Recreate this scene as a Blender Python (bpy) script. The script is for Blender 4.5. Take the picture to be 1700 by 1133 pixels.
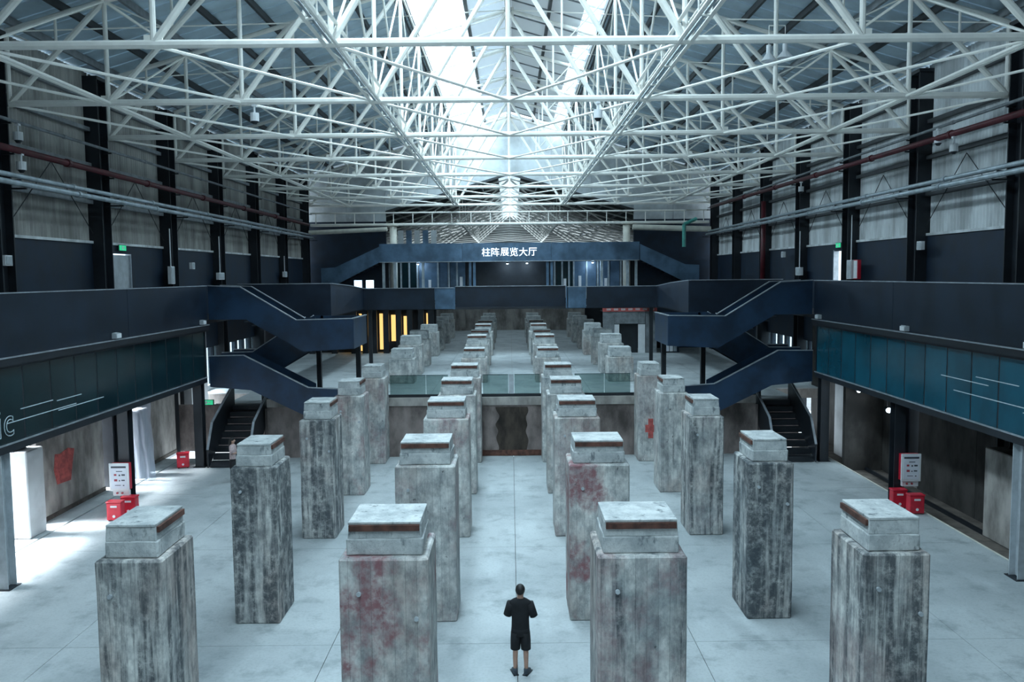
import bpy, bmesh, math, random
from mathutils import Vector, Matrix, noise
random.seed(7)
for o in list(bpy.data.objects): bpy.data.objects.remove(o)
S = bpy.context.scene
COL = S.collection
R = math.radians

# ------------------------------------------------------------------ camera
FPX = 1400.0
cam_d = bpy.data.cameras.new('camera'); cam = bpy.data.objects.new('camera', cam_d); COL.objects.link(cam)
cam_d.sensor_width = 36; cam_d.lens = FPX/1700*36; cam_d.clip_end = 600; cam_d.clip_start = .1
_p, _y, _r = .0782, .0013, .0093
_d = Vector((math.sin(_y)*math.cos(_p), math.cos(_y)*math.cos(_p), -math.sin(_p)))
_rt = Vector((math.cos(_y), -math.sin(_y), 0)); _u = _rt.cross(_d)
_r2 = math.cos(_r)*_rt - math.sin(_r)*_u; _u2 = math.sin(_r)*_rt + math.cos(_r)*_u
cam.matrix_world = Matrix(((_r2.x, _u2.x, -_d.x, 0), (_r2.y, _u2.y, -_d.y, 0), (_r2.z, _u2.z, -_d.z, 7.6), (0, 0, 0, 1)))
S.camera = cam
# ------------------------------------------------------------------ world, daylight, exposure
W = bpy.data.worlds.new('sky'); S.world = W; W.use_nodes = True
W.node_tree.nodes['Background'].inputs[0].default_value = (.74, .89, 1, 1)
W.node_tree.nodes['Background'].inputs[1].default_value = 2.2
S.view_settings.view_transform = 'Standard'; S.view_settings.look = 'None'
S.view_settings.gamma = 1; S.view_settings.use_curve_mapping = False; S.view_settings.exposure = 0.18
SLOPE = .29
SAG = math.atan(SLOPE)
def daylight(name, x, z, y0, y1, w, power, ang, col=(.67, .88, 1)):
    l = bpy.data.lights.new(name, 'AREA'); l.shape = 'RECTANGLE'; l.size = w; l.size_y = y1-y0; l.energy = power; l.color = col
    o = bpy.data.objects.new(name, l); COL.objects.link(o); o.location = (x, (y0+y1)/2, z); o.rotation_euler = (0, ang, 0)
    return o
# daylight arriving through the glazed strips beside the ridge (each lamp lies just above its glazing)
daylight('daylight_ridge_glazing', -2.78, 18.75, -7, 62, 2.0, 12000, -SAG)
daylight('daylight_ridge_glazing', -.95, 19.25, -7, 62, 1.4, 500, -SAG)
daylight('daylight_ridge_glazing', .95, 19.25, -7, 62, 1.4, 150, SAG)
daylight('daylight_ridge_glazing', 2.4, 18.85, -7, 62, 1.3, 120, SAG)
daylight('daylight_ridge_glazing', 3.5, 18.52, -7, 62, .6, 3200, SAG)
daylight('daylight_far_ridge_glazing', 0, 15.15, 66, 110, 1.5, 1000, 0)
# daylight through low side openings; left lamp also enters by an added slab-top gap
o = daylight('daylight_side_opening', -17.3, 6.2, 14, 41, 3.2, 4200, 0, (.88, .94, 1)); o.rotation_euler = (0, R(-27), 0); o.data.spread = R(32)
daylight('daylight_side_opening', 16.2, 1.9, 30.0, 32.2, 2.4, 130, R(90))

# ------------------------------------------------------------------ node helpers
def newmat(name):
    m = bpy.data.materials.new(name); m.use_nodes = True
    nt = m.node_tree; b = nt.nodes['Principled BSDF']
    return m, nt, b
def nd(nt, t, props=None, ins=None):
    n = nt.nodes.new(t)
    for k, v in (props or {}).items(): setattr(n, k, v)
    for k, v in (ins or {}).items():
        if hasattr(v, 'is_output'): nt.links.new(v, n.inputs[k])
        else: n.inputs[k].default_value = v
    return n
def mth(nt, op, a, b=None, clamp=False):
    ins = {0: a}
    if b is not None: ins[1] = b
    return nd(nt, 'ShaderNodeMath', {'operation': op, 'use_clamp': clamp}, ins).outputs[0]
def mixc(nt, f, a, b, mode='MIX'):
    n = nt.nodes.new('ShaderNodeMix'); n.data_type = 'RGBA'; n.blend_type = mode
    for i, v in ((0, f), (6, a), (7, b)):
        if hasattr(v, 'is_output'): nt.links.new(v, n.inputs[i])
        else: n.inputs[i].default_value = v if i == 0 else (tuple(v)+(1,))[:4]
    return n.outputs[2]
def ramp(nt, v, a, b):
    n = nd(nt, 'ShaderNodeMapRange', {'interpolation_type': 'SMOOTHSTEP'}, {'Value': v, 'From Min': a, 'From Max': b}); return n.outputs[0]
def nz(nt, vec, scale, detail=4, rough=.6):
    return nd(nt, 'ShaderNodeTexNoise', None, {'Vector': vec, 'Scale': scale, 'Detail': detail, 'Roughness': rough}).outputs[0]
def vmul(nt, vec, k):
    return nd(nt, 'ShaderNodeVectorMath', {'operation': 'MULTIPLY'}, {0: vec, 1: k}).outputs[0]
def bump(nt, b, h, strength=.3, dist=.02):
    n = nd(nt, 'ShaderNodeBump', None, {'Height': h, 'Strength': strength, 'Distance': dist}); nt.links.new(n.outputs[0], b.inputs['Normal'])
def simple(name, col, rough=.5, metal=0, var=.25, scale=3, bmp=.08, spec=.5, stretch=(1, 1, 1)):
    m, nt, b = newmat(name)
    tc = nd(nt, 'ShaderNodeTexCoord').outputs['Object']; oi = nd(nt, 'ShaderNodeObjectInfo')
    v = nd(nt, 'ShaderNodeVectorMath', {'operation': 'ADD'}, {0: vmul(nt, tc, stretch), 1: nd(nt, 'ShaderNodeCombineXYZ', None, {0: mth(nt, 'MULTIPLY', oi.outputs['Random'], 31.)}).outputs[0]}).outputs[0]
    n1 = nz(nt, v, scale, 6)
    dk = tuple(c*(1-var) for c in col); lt = tuple(min(1, c*(1+var)) for c in col)
    c = mixc(nt, ramp(nt, n1, .3, .7), dk, lt)
    nt.links.new(c, b.inputs['Base Color'])
    nt.links.new(mth(nt, 'ADD', rough-.08, mth(nt, 'MULTIPLY', n1, .16)), b.inputs['Roughness'])
    b.inputs['Metallic'].default_value = metal; b.inputs['Specular IOR Level'].default_value = spec
    if bmp: bump(nt, b, nz(nt, v, scale*9, 3), bmp, .01)
    return m
def emis(name, col, s):
    m, nt, b = newmat(name); b.inputs['Base Color'].default_value = (*col, 1)
    b.inputs['Emission Color'].default_value = (*col, 1); b.inputs['Emission Strength'].default_value = s
    return m

M = {}
def pillar_mat(name, light, mid, streak_k=1.0):
    """board-marked concrete; object colour: R = amount of red paint, G = amount of dark staining and weaker light"""
    m, nt, b = newmat(name)
    tc = nd(nt, 'ShaderNodeTexCoord'); oi = nd(nt, 'ShaderNodeObjectInfo')
    P = tc.outputs['Object']; rnd = oi.outputs['Random']
    sc = nd(nt, 'ShaderNodeSeparateColor', None, {0: oi.outputs['Color']})
    red, dark = sc.outputs[0], sc.outputs[1]
    off = nd(nt, 'ShaderNodeCombineXYZ', None, {0: mth(nt, 'MULTIPLY', rnd, 37.), 1: mth(nt, 'MULTIPLY', rnd, 91.)}).outputs[0]
    V = nd(nt, 'ShaderNodeVectorMath', {'operation': 'ADD'}, {0: P, 1: off}).outputs[0]
    sp = nd(nt, 'ShaderNodeSeparateXYZ', None, {0: P}); sn = nd(nt, 'ShaderNodeSeparateXYZ', None, {0: tc.outputs['Normal']})
    side = mth(nt, 'GREATER_THAN', mth(nt, 'ABSOLUTE', sn.outputs[0]), .5)
    u = nd(nt, 'ShaderNodeMix', {'data_type': 'FLOAT'}, {0: side, 2: sp.outputs[0], 3: sp.outputs[1]}).outputs[0]
    ub = mth(nt, 'ADD', mth(nt, 'DIVIDE', u, .168), mth(nt, 'MULTIPLY', rnd, 3.))
    wn = nd(nt, 'ShaderNodeTexWhiteNoise', {'noise_dimensions': '1D'}, {'W': mth(nt, 'ADD', mth(nt, 'FLOOR', ub), mth(nt, 'ADD', mth(nt, 'MULTIPLY', side, 17.3), mth(nt, 'FLOOR', mth(nt, 'MULTIPLY', rnd, 997.))))}).outputs[0]
    line = ramp(nt, mth(nt, 'ABSOLUTE', mth(nt, 'SUBTRACT', mth(nt, 'FRACT', ub), .5)), .465, .495)
    blotch = nz(nt, V, 1.6, 8, .65); fine = nz(nt, V, 26, 5, .7)
    streak = nz(nt, vmul(nt, V, (4.4, 4.4, .34)), 1, 8, .66)
    spots = nz(nt, vmul(nt, V, (3, 3, 2)), 3.2, 3, .5)
    c = mixc(nt, ramp(nt, blotch, .35, .68), light, mid)
    c = mixc(nt, .38, c, mixc(nt, wn, (.50, .51, .53), (1.25, 1.25, 1.22)), 'MULTIPLY')
    hue = nz(nt, vmul(nt, V, (1, 1, .55)), .8, 5, .6)
    c = mixc(nt, mth(nt, 'MULTIPLY', ramp(nt, hue, .48, .66), .75), c, mixc(nt, wn, (.33, .27, .245), (.50, .43, .395)))
    c = mixc(nt, mth(nt, 'MULTIPLY', ramp(nt, hue, .46, .32), .6), c, (.20, .25, .275))
    c = mixc(nt, mth(nt, 'MULTIPLY', fine, .35), c, (.28, .29, .30))
    c = mixc(nt, .8, c, mixc(nt, ramp(nt, nz(nt, vmul(nt, V, (1, 1, .6)), 4.5, 9, .75), .32, .66), (.52, .54, .56), (1.42, 1.40, 1.36)), 'MULTIPLY')
    # red paint
    rp = ramp(nt, nz(nt, vmul(nt, V, (1, 1, .8)), .75, 5, .62), .47, .58)
    c = mixc(nt, mth(nt, 'MULTIPLY', mth(nt, 'MULTIPLY', rp, red), mth(nt, 'ADD', .5, mth(nt, 'MULTIPLY', ramp(nt, nz(nt, V, 7, 6, .7), .4, .6), .45))), c, (.27, .10, .115))
    # dark runs
    t = mth(nt, 'SUBTRACT', .72, mth(nt, 'MULTIPLY', dark, .36))
    n = nd(nt, 'ShaderNodeMapRange', {'interpolation_type': 'SMOOTHSTEP'}, {'Value': streak, 'From Min': t, 'From Max': mth(nt, 'ADD', t, .16)}).outputs[0]
    wear = ramp(nt, nz(nt, V, 5.5, 8, .75), .72, .42)
    c = mixc(nt, mth(nt, 'MULTIPLY', mth(nt, 'MULTIPLY', n, wear), .9*streak_k), c, (.045, .058, .070))
    c = mixc(nt, mth(nt, 'MULTIPLY', ramp(nt, spots, .70, .76), .75), c, (.05, .055, .06))
    c = mixc(nt, mth(nt, 'MULTIPLY', line, .3*streak_k), c, (.10, .11, .115))
    nt.links.new(c, b.inputs['Base Color']); b.inputs['Roughness'].default_value = .85
    h = mth(nt, 'ADD', mth(nt, 'MULTIPLY', fine, .5), mth(nt, 'SUBTRACT', mth(nt, 'MULTIPLY', wn, .5), line))
    bump(nt, b, h, .5, .012)
    return m
M['pillar'] = pillar_mat('board_marked_concrete', (.70, .70, .68), (.37, .375, .37))
def block_mat():
    m, nt, b = newmat('rough_grout'); tc = nd(nt, 'ShaderNodeTexCoord'); oi = nd(nt, 'ShaderNodeObjectInfo')
    off = nd(nt, 'ShaderNodeCombineXYZ', None, {0: mth(nt, 'MULTIPLY', oi.outputs['Random'], 41.), 1: mth(nt, 'MULTIPLY', oi.outputs['Random'], 17.)}).outputs[0]
    V = nd(nt, 'ShaderNodeVectorMath', {'operation': 'ADD'}, {0: tc.outputs['Object'], 1: off}).outputs[0]
    a = nz(nt, V, 2.2, 8, .7); f = nz(nt, V, 22, 5, .7); d = nz(nt, vmul(nt, V, (5, 5, 2.2)), 1, 6, .65)
    c = mixc(nt, ramp(nt, a, .35, .65), (.66, .68, .67), (.40, .43, .44))
    c = mixc(nt, mth(nt, 'MULTIPLY', ramp(nt, d, .56, .68), .8), c, (.11, .135, .15))
    c = mixc(nt, mth(nt, 'MULTIPLY', ramp(nt, f, .5, .75), .45), c, (.20, .21, .22))
    nt.links.new(c, b.inputs['Base Color']); b.inputs['Roughness'].default_value = .9
    bump(nt, b, mth(nt, 'ADD', a, mth(nt, 'MULTIPLY', f, .5)), .7, .03)
    return m
M['block'] = block_mat()
def floor_mat(name, c1, c2, c3):
    m, nt, b = newmat(name)
    P = nd(nt, 'ShaderNodeNewGeometry').outputs['Position']
    big = nz(nt, P, .23, 6, .6); mid = nz(nt, P, 1.1, 8, .68); fine = nz(nt, P, 16, 5, .7)
    sweep = nz(nt, vmul(nt, P, (1, .35, 1)), .9, 5, .6)
    c = mixc(nt, ramp(nt, big, .35, .65), c1, c2)
    c = mixc(nt, mth(nt, 'MULTIPLY', ramp(nt, mid, .48, .70), .7), c, c3)
    c = mixc(nt, mth(nt, 'MULTIPLY', ramp(nt, sweep, .5, .75), .5), c, tuple(min(1, x*1.22) for x in c1))
    c = mixc(nt, mth(nt, 'MULTIPLY', ramp(nt, fine, .45, .8), .35), c, tuple(x*.6 for x in c3))
    nt.links.new(c, b.inputs['Base Color'])
    nt.links.new(mth(nt, 'ADD', .42, mth(nt, 'MULTIPLY', mid, .35)), b.inputs['Roughness'])
    b.inputs['Specular IOR Level'].default_value = .35
    bump(nt, b, fine, .12, .01)
    return m
M['floor'] = floor_mat('power_floated_concrete', (.53, .57, .58), (.39, .43, .445), (.25, .285, .30))
M['earth'] = simple('dusty_brown_trench', (.13, .11, .095), .9, var=.5, scale=1.5, bmp=.5)
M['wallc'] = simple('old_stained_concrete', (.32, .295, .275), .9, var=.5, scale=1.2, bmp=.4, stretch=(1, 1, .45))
M['rust'] = simple('dark_rust_stain', (.05, .038, .030), .9, var=.7, scale=2, bmp=.4, stretch=(1, 1, .4))
M['wallw'] = simple('pale_render', (.55, .56, .57), .85, var=.18, scale=.8, bmp=.2)
M['brownwall'] = simple('rust_stained_concrete', (.19, .155, .145), .9, var=.65, scale=1.1, bmp=.4, stretch=(1, 1, .5))
M['darkwall'] = simple('dark_concrete', (.045, .041, .038), .9, var=.6, scale=1.1, bmp=.4, stretch=(1, 1, .5))  # one darker concrete tone for the whole right aisle wall
M['white'] = simple('white_painted_steel', (.93, .91, .85), .45, var=.06, scale=2)
M['cream'] = simple('cream_painted_steel', (.74, .72, .64), .5, var=.12, scale=2)
M['black'] = simple('black_painted_steel', (.012, .016, .022), .5, var=.3, scale=1.5)
M['navy'] = simple('navy_painted_steel', (.0062, .0145, .029), .42, var=.35, scale=.9, bmp=.05)
M['litnavy'] = simple('lit_navy_stair_steel', (.0095, .030, .066), .42, var=.4, scale=.9, bmp=.05)  # navy paint with the light on the stairs put into a brighter blue
M['navyw'] = simple('dark_blue_wall_paint', (.006, .017, .036), .6, var=.3, scale=1.2)
M['steelblue'] = simple('brushed_blue_grey_steel', (.085, .15, .23), .38, metal=.2, var=.35, scale=.8)
M['edge'] = simple('bare_steel_edge', (.42, .46, .50), .35, metal=.5, var=.2)
M['tealglass'] = simple('dark_teal_glass_panel', (.004, .022, .028), .2, var=.25, scale=.5, bmp=.0)
M['rooffar'] = simple('dark_roof_sheet', (.085, .09, .088), .9, var=.3, scale=.6, bmp=0, spec=.1)
M['tealblue'] = simple('teal_blue_glass_panel', (.006, .078, .12), .22, var=.25, scale=.5, bmp=.0)
M['roof'] = simple('blue_grey_roof_sheet', (.47, .59, .67), .5, metal=.0, var=.22, scale=.45, bmp=.05)
M['purlin'] = simple('grey_purlin_steel', (.20, .22, .235), .55, var=.25)
M['darkpurlin'] = simple('dark_purlin_steel', (.035, .04, .045), .6, var=.25)
M['corr'] = simple('aged_corrugated_sheet', (.60, .63, .64), .7, var=.35, scale=1.1, stretch=(1, 1, .25), bmp=.1)
M['corrleft'] = simple('darker_corrugated_sheet', (.34, .335, .315), .7, var=.4, scale=1.1, stretch=(1, 1, .25), bmp=.1)  # left wall sheets in a darker, browner tone than the right
M['gable'] = simple('grey_gable_cladding', (.52, .56, .58), .8, var=.25, scale=.7)
M['red'] = simple('dark_red_pipe_paint', (.085, .010, .016), .45, var=.3)
M['redbox'] = simple('bright_red_box_paint', (.62, .02, .045), .35, var=.15)
M['pipe'] = simple('galvanised_pipe', (.40, .46, .50), .4, metal=.4, var=.2)
M['green'] = simple('green_pipe_paint', (.10, .42, .36), .4, var=.2)
M['timber'] = simple('weathered_brown_timber', (.11, .047, .034), .8, var=.5, scale=6, bmp=.3)
M['plastic'] = simple('white_plastic', (.78, .80, .82), .4, var=.06)
M['greybox'] = simple('grey_metal_box', (.45, .49, .52), .45, var=.15)
M['sheet'] = simple('printed_white_sheet', (.76, .79, .86), .5, var=.05)
M['ink'] = simple('dark_print', (.06, .07, .09), .6, var=.2)
M['redink'] = simple('red_print', (.4, .05, .07), .6, var=.2)
M['skin'] = simple('skin', (.46, .27, .20), .55, var=.1, scale=8)
M['cloth'] = simple('black_cotton', (.008, .009, .012), .85, var=.3, scale=20, bmp=.2)
M['pink'] = simple('pale_pink_cotton', (.52, .40, .40), .85, var=.2, scale=14)
M['hair'] = simple('black_hair', (.008, .007, .007), .5, var=.3, scale=30, bmp=.4)
M['shoe'] = simple('charcoal_shoe', (.04, .055, .07), .6, var=.3, scale=14)
M['eye'] = simple('eye_white', (.7, .7, .7), .3, var=.05)
M['redpaint'] = simple('faded_red_wall_paint', (.48, .10, .09), .85, var=.35, scale=5)
M['letter'] = emis('backlit_white_letter', (.85, .93, 1), 1.6)
M['etch'] = simple('pale_line_on_glass', (.55, .64, .68), .5, var=.1)
M['exit'] = emis('lit_exit_green', (.03, .55, .25), .7)
M['warm'] = emis('warm_lit_room_window', (1, .62, .20), 1.1)
M['cool'] = emis('lit_screen', (.55, .78, 1), 3.0)
M['spot'] = emis('lamp_glow', (.75, .9, 1), 9)
def glassmat(name, col, rough=.03, transp=.8):
    m, nt, b = newmat(name); out = nt.nodes['Material Output']
    b.inputs['Base Color'].default_value = (*col, 1); b.inputs['Roughness'].default_value = rough
    t = nd(nt, 'ShaderNodeBsdfTransparent', None, {0: (*[.6+.4*c for c in col], 1)})
    mx = nd(nt, 'ShaderNodeMixShader', None, {0: transp}); nt.links.new(b.outputs[0], mx.inputs[1]); nt.links.new(t.outputs[0], mx.inputs[2])
    nt.links.new(mx.outputs[0], out.inputs[0])
    return m
M['glass'] = glassmat('greenish_railing_glass', (.08, .22, .20), .05, .86)
M['pane'] = glassmat('rooflight_sheet', (.80, .88, .92), .5, .62)
M['dullpane'] = glassmat('shaded_rooflight_sheet', (.50, .56, .58), .6, .10)  # right panes greyer and near opaque, weaker sun there put into the sheet
M['bluepane'] = glassmat('blue_rooflight_sheet', (.55, .70, .80), .5, .26)
M['winpane'] = glassmat('window_glass', (.6, .75, .8), .05, .85)
M['film'] = glassmat('crumpled_clear_film', (.55, .60, .70), .25, .45)

# ------------------------------------------------------------------ mesh helpers
class MB:
    def __init__(s): s.v = []; s.f = []
    def add(s, v, f):
        n = len(s.v); s.v += [tuple(p) for p in v]; s.f += [tuple(i+n for i in q) for q in f]; return s
    def box(s, x0, x1, y0, y1, z0, z1):
        x0, x1 = min(x0, x1), max(x0, x1); y0, y1 = min(y0, y1), max(y0, y1); z0, z1 = min(z0, z1), max(z0, z1)
        return s.add([(x0,y0,z0),(x1,y0,z0),(x1,y1,z0),(x0,y1,z0),(x0,y0,z1),(x1,y0,z1),(x1,y1,z1),(x0,y1,z1)],
                     [(3,2,1,0),(4,5,6,7),(0,1,5,4),(1,2,6,5),(2,3,7,6),(3,0,4,7)])
    def prism(s, poly, axis, a, b):
        n = len(poly)
        mk = {'y': lambda p, t: (p[0], t, p[1]), 'x': lambda p, t: (t, p[0], p[1]), 'z': lambda p, t: (p[0], p[1], t)}[axis]
        v = [mk(p, a) for p in poly]+[mk(p, b) for p in poly]
        f = [tuple(range(n)), tuple(range(2*n-1, n-1, -1))]+[(i, n+i, n+(i+1) % n, (i+1) % n) for i in range(n)]
        return s.add(v, f)
    def tube(s, p, q, r, n=8, r2=None):
        p, q = Vector(p), Vector(q); d = (q-p).normalized(); r2 = r if r2 is None else r2
        a = d.orthogonal().normalized(); b = d.cross(a)
        v = []
        for c, rr in ((p, r), (q, r2)):
            for i in range(n):
                t = 2*math.pi*(i+.5)/n; v.append(c+a*math.cos(t)*rr+b*math.sin(t)*rr)
        f = [(i, (i+1) % n, n+(i+1) % n, n+i) for i in range(n)]+[tuple(range(n-1, -1, -1)), tuple(range(n, 2*n))]
        return s.add(v, f)
    def beam(s, p, q, w, h, up=(0, 0, 1)):
        p, q = Vector(p), Vector(q); d = (q-p).normalized(); u = Vector(up)
        a = d.cross(u)
        a = a.normalized() if a.length > 1e-4 else d.orthogonal().normalized()
        b = a.cross(d).normalized()
        v = [c+a*(w/2)*i+b*(h/2)*j for c in (p, q) for i, j in ((-1,-1),(1,-1),(1,1),(-1,1))]
        return s.add(v, [(3,2,1,0),(4,5,6,7),(0,1,5,4),(1,2,6,5),(2,3,7,6),(3,0,4,7)])
    def loft(s, rings, n=14):
        """rings: (cx, cy, z, rx, ry)"""
        v = []
        for cx, cy, z, rx, ry in rings:
            for i in range(n):
                t = 2*math.pi*i/n; v.append((cx+rx*math.cos(t), cy+ry*math.sin(t), z))
        f = []
        for k in range(len(rings)-1):
            for i in range(n): f.append((k*n+i, k*n+(i+1) % n, (k+1)*n+(i+1) % n, (k+1)*n+i))
        f += [tuple(range(n-1, -1, -1)), tuple(range((len(rings)-1)*n, len(rings)*n))]
        return s.add(v, f)
    def mesh(s, name, mat, smooth=False):
        me = bpy.data.meshes.new(name); me.from_pydata(s.v, [], s.f)
        bm = bmesh.new(); bm.from_mesh(me); bmesh.ops.recalc_face_normals(bm, faces=bm.faces); bm.to_mesh(me); bm.free()
        me.materials.append(M[mat] if isinstance(mat, str) else mat)
        if smooth:
            for p in me.polygons: p.use_smooth = True
        me.update(); return me
    def build(s, name, mat, parent=None, smooth=False, loc=None):
        return link(name, s.mesh(name, mat, smooth), parent, loc)
def link(name, me, parent=None, loc=None):
    o = bpy.data.objects.new(name, me); COL.objects.link(o); o.parent = parent
    if loc is not None: o.location = loc
    return o
def tag(o, label=None, cat=None, group=None, kind=None):
    if label: o['label'] = label
    if cat: o['category'] = cat
    if group: o['group'] = group
    if kind: o['kind'] = kind
    return o
def thing(name, label, cat, loc=(0, 0, 0), group=None, rz=0):
    o = bpy.data.objects.new(name, None); COL.objects.link(o); o.location = loc; o.rotation_euler = (0, 0, rz); o.empty_display_size = .2
    return tag(o, label, cat, group)
def copy_tree(o, parent=None):
    c = o.copy(); COL.objects.link(c); c.parent = parent
    for ch in [x for x in o.children]: copy_tree(ch, c)
    return c
def struct(o, label): return tag(o, label, None, None, 'structure')
def structE(name, label, loc=(0, 0, 0)):
    o = bpy.data.objects.new(name, None); COL.objects.link(o); o.location = loc; return struct(o, label)
ORD = ['first', 'second', 'third', 'fourth', 'fifth', 'sixth', 'seventh', 'eighth', 'ninth', 'tenth', 'eleventh', 'twelfth', 'thirteenth']
def bevel_mesh(me, w, seg=1):
    bm = bmesh.new(); bm.from_mesh(me); bmesh.ops.bevel(bm, geom=list(bm.edges), offset=w, segments=seg, affect='EDGES'); bm.to_mesh(me); bm.free(); return me

# ================================================================== STRUCTURE
UF = 2.1        # raised floor level
YW = 35.07      # retaining wall
YE = 62.4       # gable wall of the hall
YB = -8.0       # wall behind the camera
def roofz(x): return 19.30-SLOPE*abs(x)
SIDE = {-1: 'left', 1: 'right'}

# floors -----------------------------------------------------------
flo = struct(MB().box(-15, 13.0, YB, YW+.1, -.5, -.06).build('floor', 'earth'), 'pale concrete floor of the sunken part of the hall')
xs = [-15.0, -13.92, -13.86, -9.3, -3.75, .07, 3.75, 9.3, 13.0]
ys = [YB, -2, 4, 9.2, 16.9, 23.1, 29.2, YW+.05]
g = .006
for i in range(len(xs)-1):
    if i == 1: continue                       # drainage slot in front of the wall slabs
    for j in range(len(ys)-1):
        MB().box(xs[i]+g, xs[i+1]-g, ys[j]+g, ys[j+1]-g, -.06, 0).build('floor_slab', 'floor', flo)
tr = struct(MB().box(13.0, 17.5, YB, 41, -.5, -.28).build('floor', 'earth'), 'dark dusty trench floor beside the right wall')
MB().box(13.0, 13.05, YB, YW, -.28, .012).build('kerb_angle', 'cream', tr)
MB().box(14.02, 14.10, 14, YW, -.28, -.16).build('rail', 'black', tr)
up = struct(MB().box(-10.24, 10.24, YW+.42, 40, UF-.5, UF-.05).box(-15, 15, 40, 88, UF-.5, UF-.05).build('floor', 'wallc'), 'raised pale concrete floor behind the glass railing')
uy = [YW, 40, 46, 52, 58, 64, 70, 76, 82, 88]; ux = [-15, -10.25, -3.75, .05, 3.75, 10.25, 15]
uy[0] = YW+.36
for i in range(len(ux)-1):
    for j in range(len(uy)-1):
        if j == 0 and i in (0, 5): continue
        MB().box(ux[i]+g, ux[i+1]-g, uy[j]+g, uy[j+1]-g, UF-.05, UF).build('floor_slab', 'floor', up)
# side floor pieces beside the stairs, at the raised level
struct(MB().box(-12.5, -10.25, 36.6, 40, UF-.4, UF).box(10.25, 12.5, 36.6, 40, UF-.4, UF).build('floor', 'floor'), 'raised floor pieces behind the two stairs')
gr = struct(MB().box(-60, -15.0, -20, 60, -.3, -.02).build('floor', 'wallw'), 'bright paved ground outside the left openings')
gr2 = struct(MB().box(17.5, 60, -20, 60, -.5, -.3).build('floor', 'wallw'), 'bright paved ground outside the right opening')

# retaining wall ---------------------------------------------------
rw = struct(MB().box(-10.25, 10.25, YW, YW+.4, 0, 2.16).build('wall_middle', 'brownwall'), 'stained concrete retaining wall under the glass railing')
MB().box(-10.25, 10.25, YW-.05, YW+.35, 2.16, 2.5).build('edge_beam', 'wallc', rw)
MB().prism([(.62+.16*noise.noise(Vector((t*.19, 2.2, 0))), t*.08) for t in range(27)]+[(-.62+.16*noise.noise(Vector((t*.21, 7.7, 0))), t*.08) for t in range(26, -1, -1)], 'y', YW-.012, YW).build('rust_patch', 'rust', rw)
MB().box(-1.3, 1.3, YW-.04, YW, .02, .25).build('skirting_strip', 'timber', rw)
MB().box(5.2, 5.6, YW-.05, YW, 0, 2.1).build('drain_board', 'black', rw)
struct(MB().box(-10.35, -10.25, YW, 36.6, 0, UF).box(10.25, 10.35, YW, 36.6, 0, UF).build('wall_stair_cheek', 'brownwall'), 'concrete cheek walls beside the lower stairs')
struct(MB().box(-14.6, -10.25, 36.6, 36.8, 0, UF-.05).box(10.25, 12.6, 36.6, 36.8, 0, UF-.05).build('wall_stair_back', 'brownwall'), 'dark concrete wall behind the lower stairs')

# upper side walls -------------------------------------------------
TY = [18.9+6.1*k for k in range(8)]             # truss lines
COLY = [y-.45 for y in TY]
def corr_mesh(length, z0, z1, mat, pitch=.19, dep=.05):
    n = int(length/pitch)*2; v = []; f = []
    for i in range(n+1):
        y = length*i/n; x = dep/2 if (i//1) % 2 else -dep/2
        v += [(x, y-.018, z0), (x, y-.018, z1), (x, y+.018, z0), (x, y+.018, z1)] if 0 < i < n else [(x, y, z0), (x, y, z1), (x, y, z0), (x, y, z1)]
    for i in range(n):
        a = 4*i; f += [(a+2, a+4, a+5, a+3)]
        if i: f += [(a, a+2, a+3, a+1)]
    m = MB(); m.add(v, f); me = bpy.data.meshes.new('corrugated_sheet'); me.from_pydata(m.v, [], m.f); me.materials.append(M[mat]); return me
bays = [(YB, 0.1), (.1, 6.2), (6.2, 12.15)]+[(12.15, COLY[0])]+[(COLY[k], COLY[k+1]) for k in range(7)]
for s in (-1, 1):
    w = structE('wall_'+SIDE[s], 'upper %s wall, dark blue below and aged corrugated sheet above' % SIDE[s])
    for k, (y0, y1) in enumerate(bays):
        L = y1-y0
        # painted lower panel with door gaps
        doors = []
        if s == -1 and y0 < 32.4 < y1: doors = [(31.75, 33.35)]
        if s == 1 and y0 < 38 < y1: doors = [(37.6, 39.0)]
        segs = []; a = y0
        for d0, d1 in doors: segs.append((a, d0)); a = d1
        segs.append((a, y1))
        for a, b in segs: MB().box(s*14.92, s*15.12, a, b, 5.6, 8.92).build('painted_panel', 'navyw', w)
        for d0, d1 in doors: MB().box(s*14.92, s*15.12, d0, d1, 8.55, 8.92).build('door_head', 'navyw', w)
        top = roofz(15)-.05
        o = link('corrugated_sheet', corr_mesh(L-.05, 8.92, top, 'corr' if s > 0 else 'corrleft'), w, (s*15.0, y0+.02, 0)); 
        if s < 0: o.scale.x = -1
        MB().box(s*14.86, s*14.98, y0, y1, 8.86, 8.95).build('sill_strip', 'corr', w)
        for zg in (10.25, 11.55, 12.8, 13.9):
            MB().box(s*14.80, s*14.96, y0, y1, zg, zg+.14).build('girt', 'darkpurlin' if s > 0 else 'purlin', w)
        if k >= 3:
            MB().tube((s*14.78, y0+.5, 9.2), (s*14.78, (y0+y1)/2, 11.4), .015, 5).build('brace_rod', 'black', w)
            MB().tube((s*14.78, y1-.5, 9.2), (s*14.78, (y0+y1)/2, 11.4), .015, 5).build('brace_rod', 'black', w)
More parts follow.
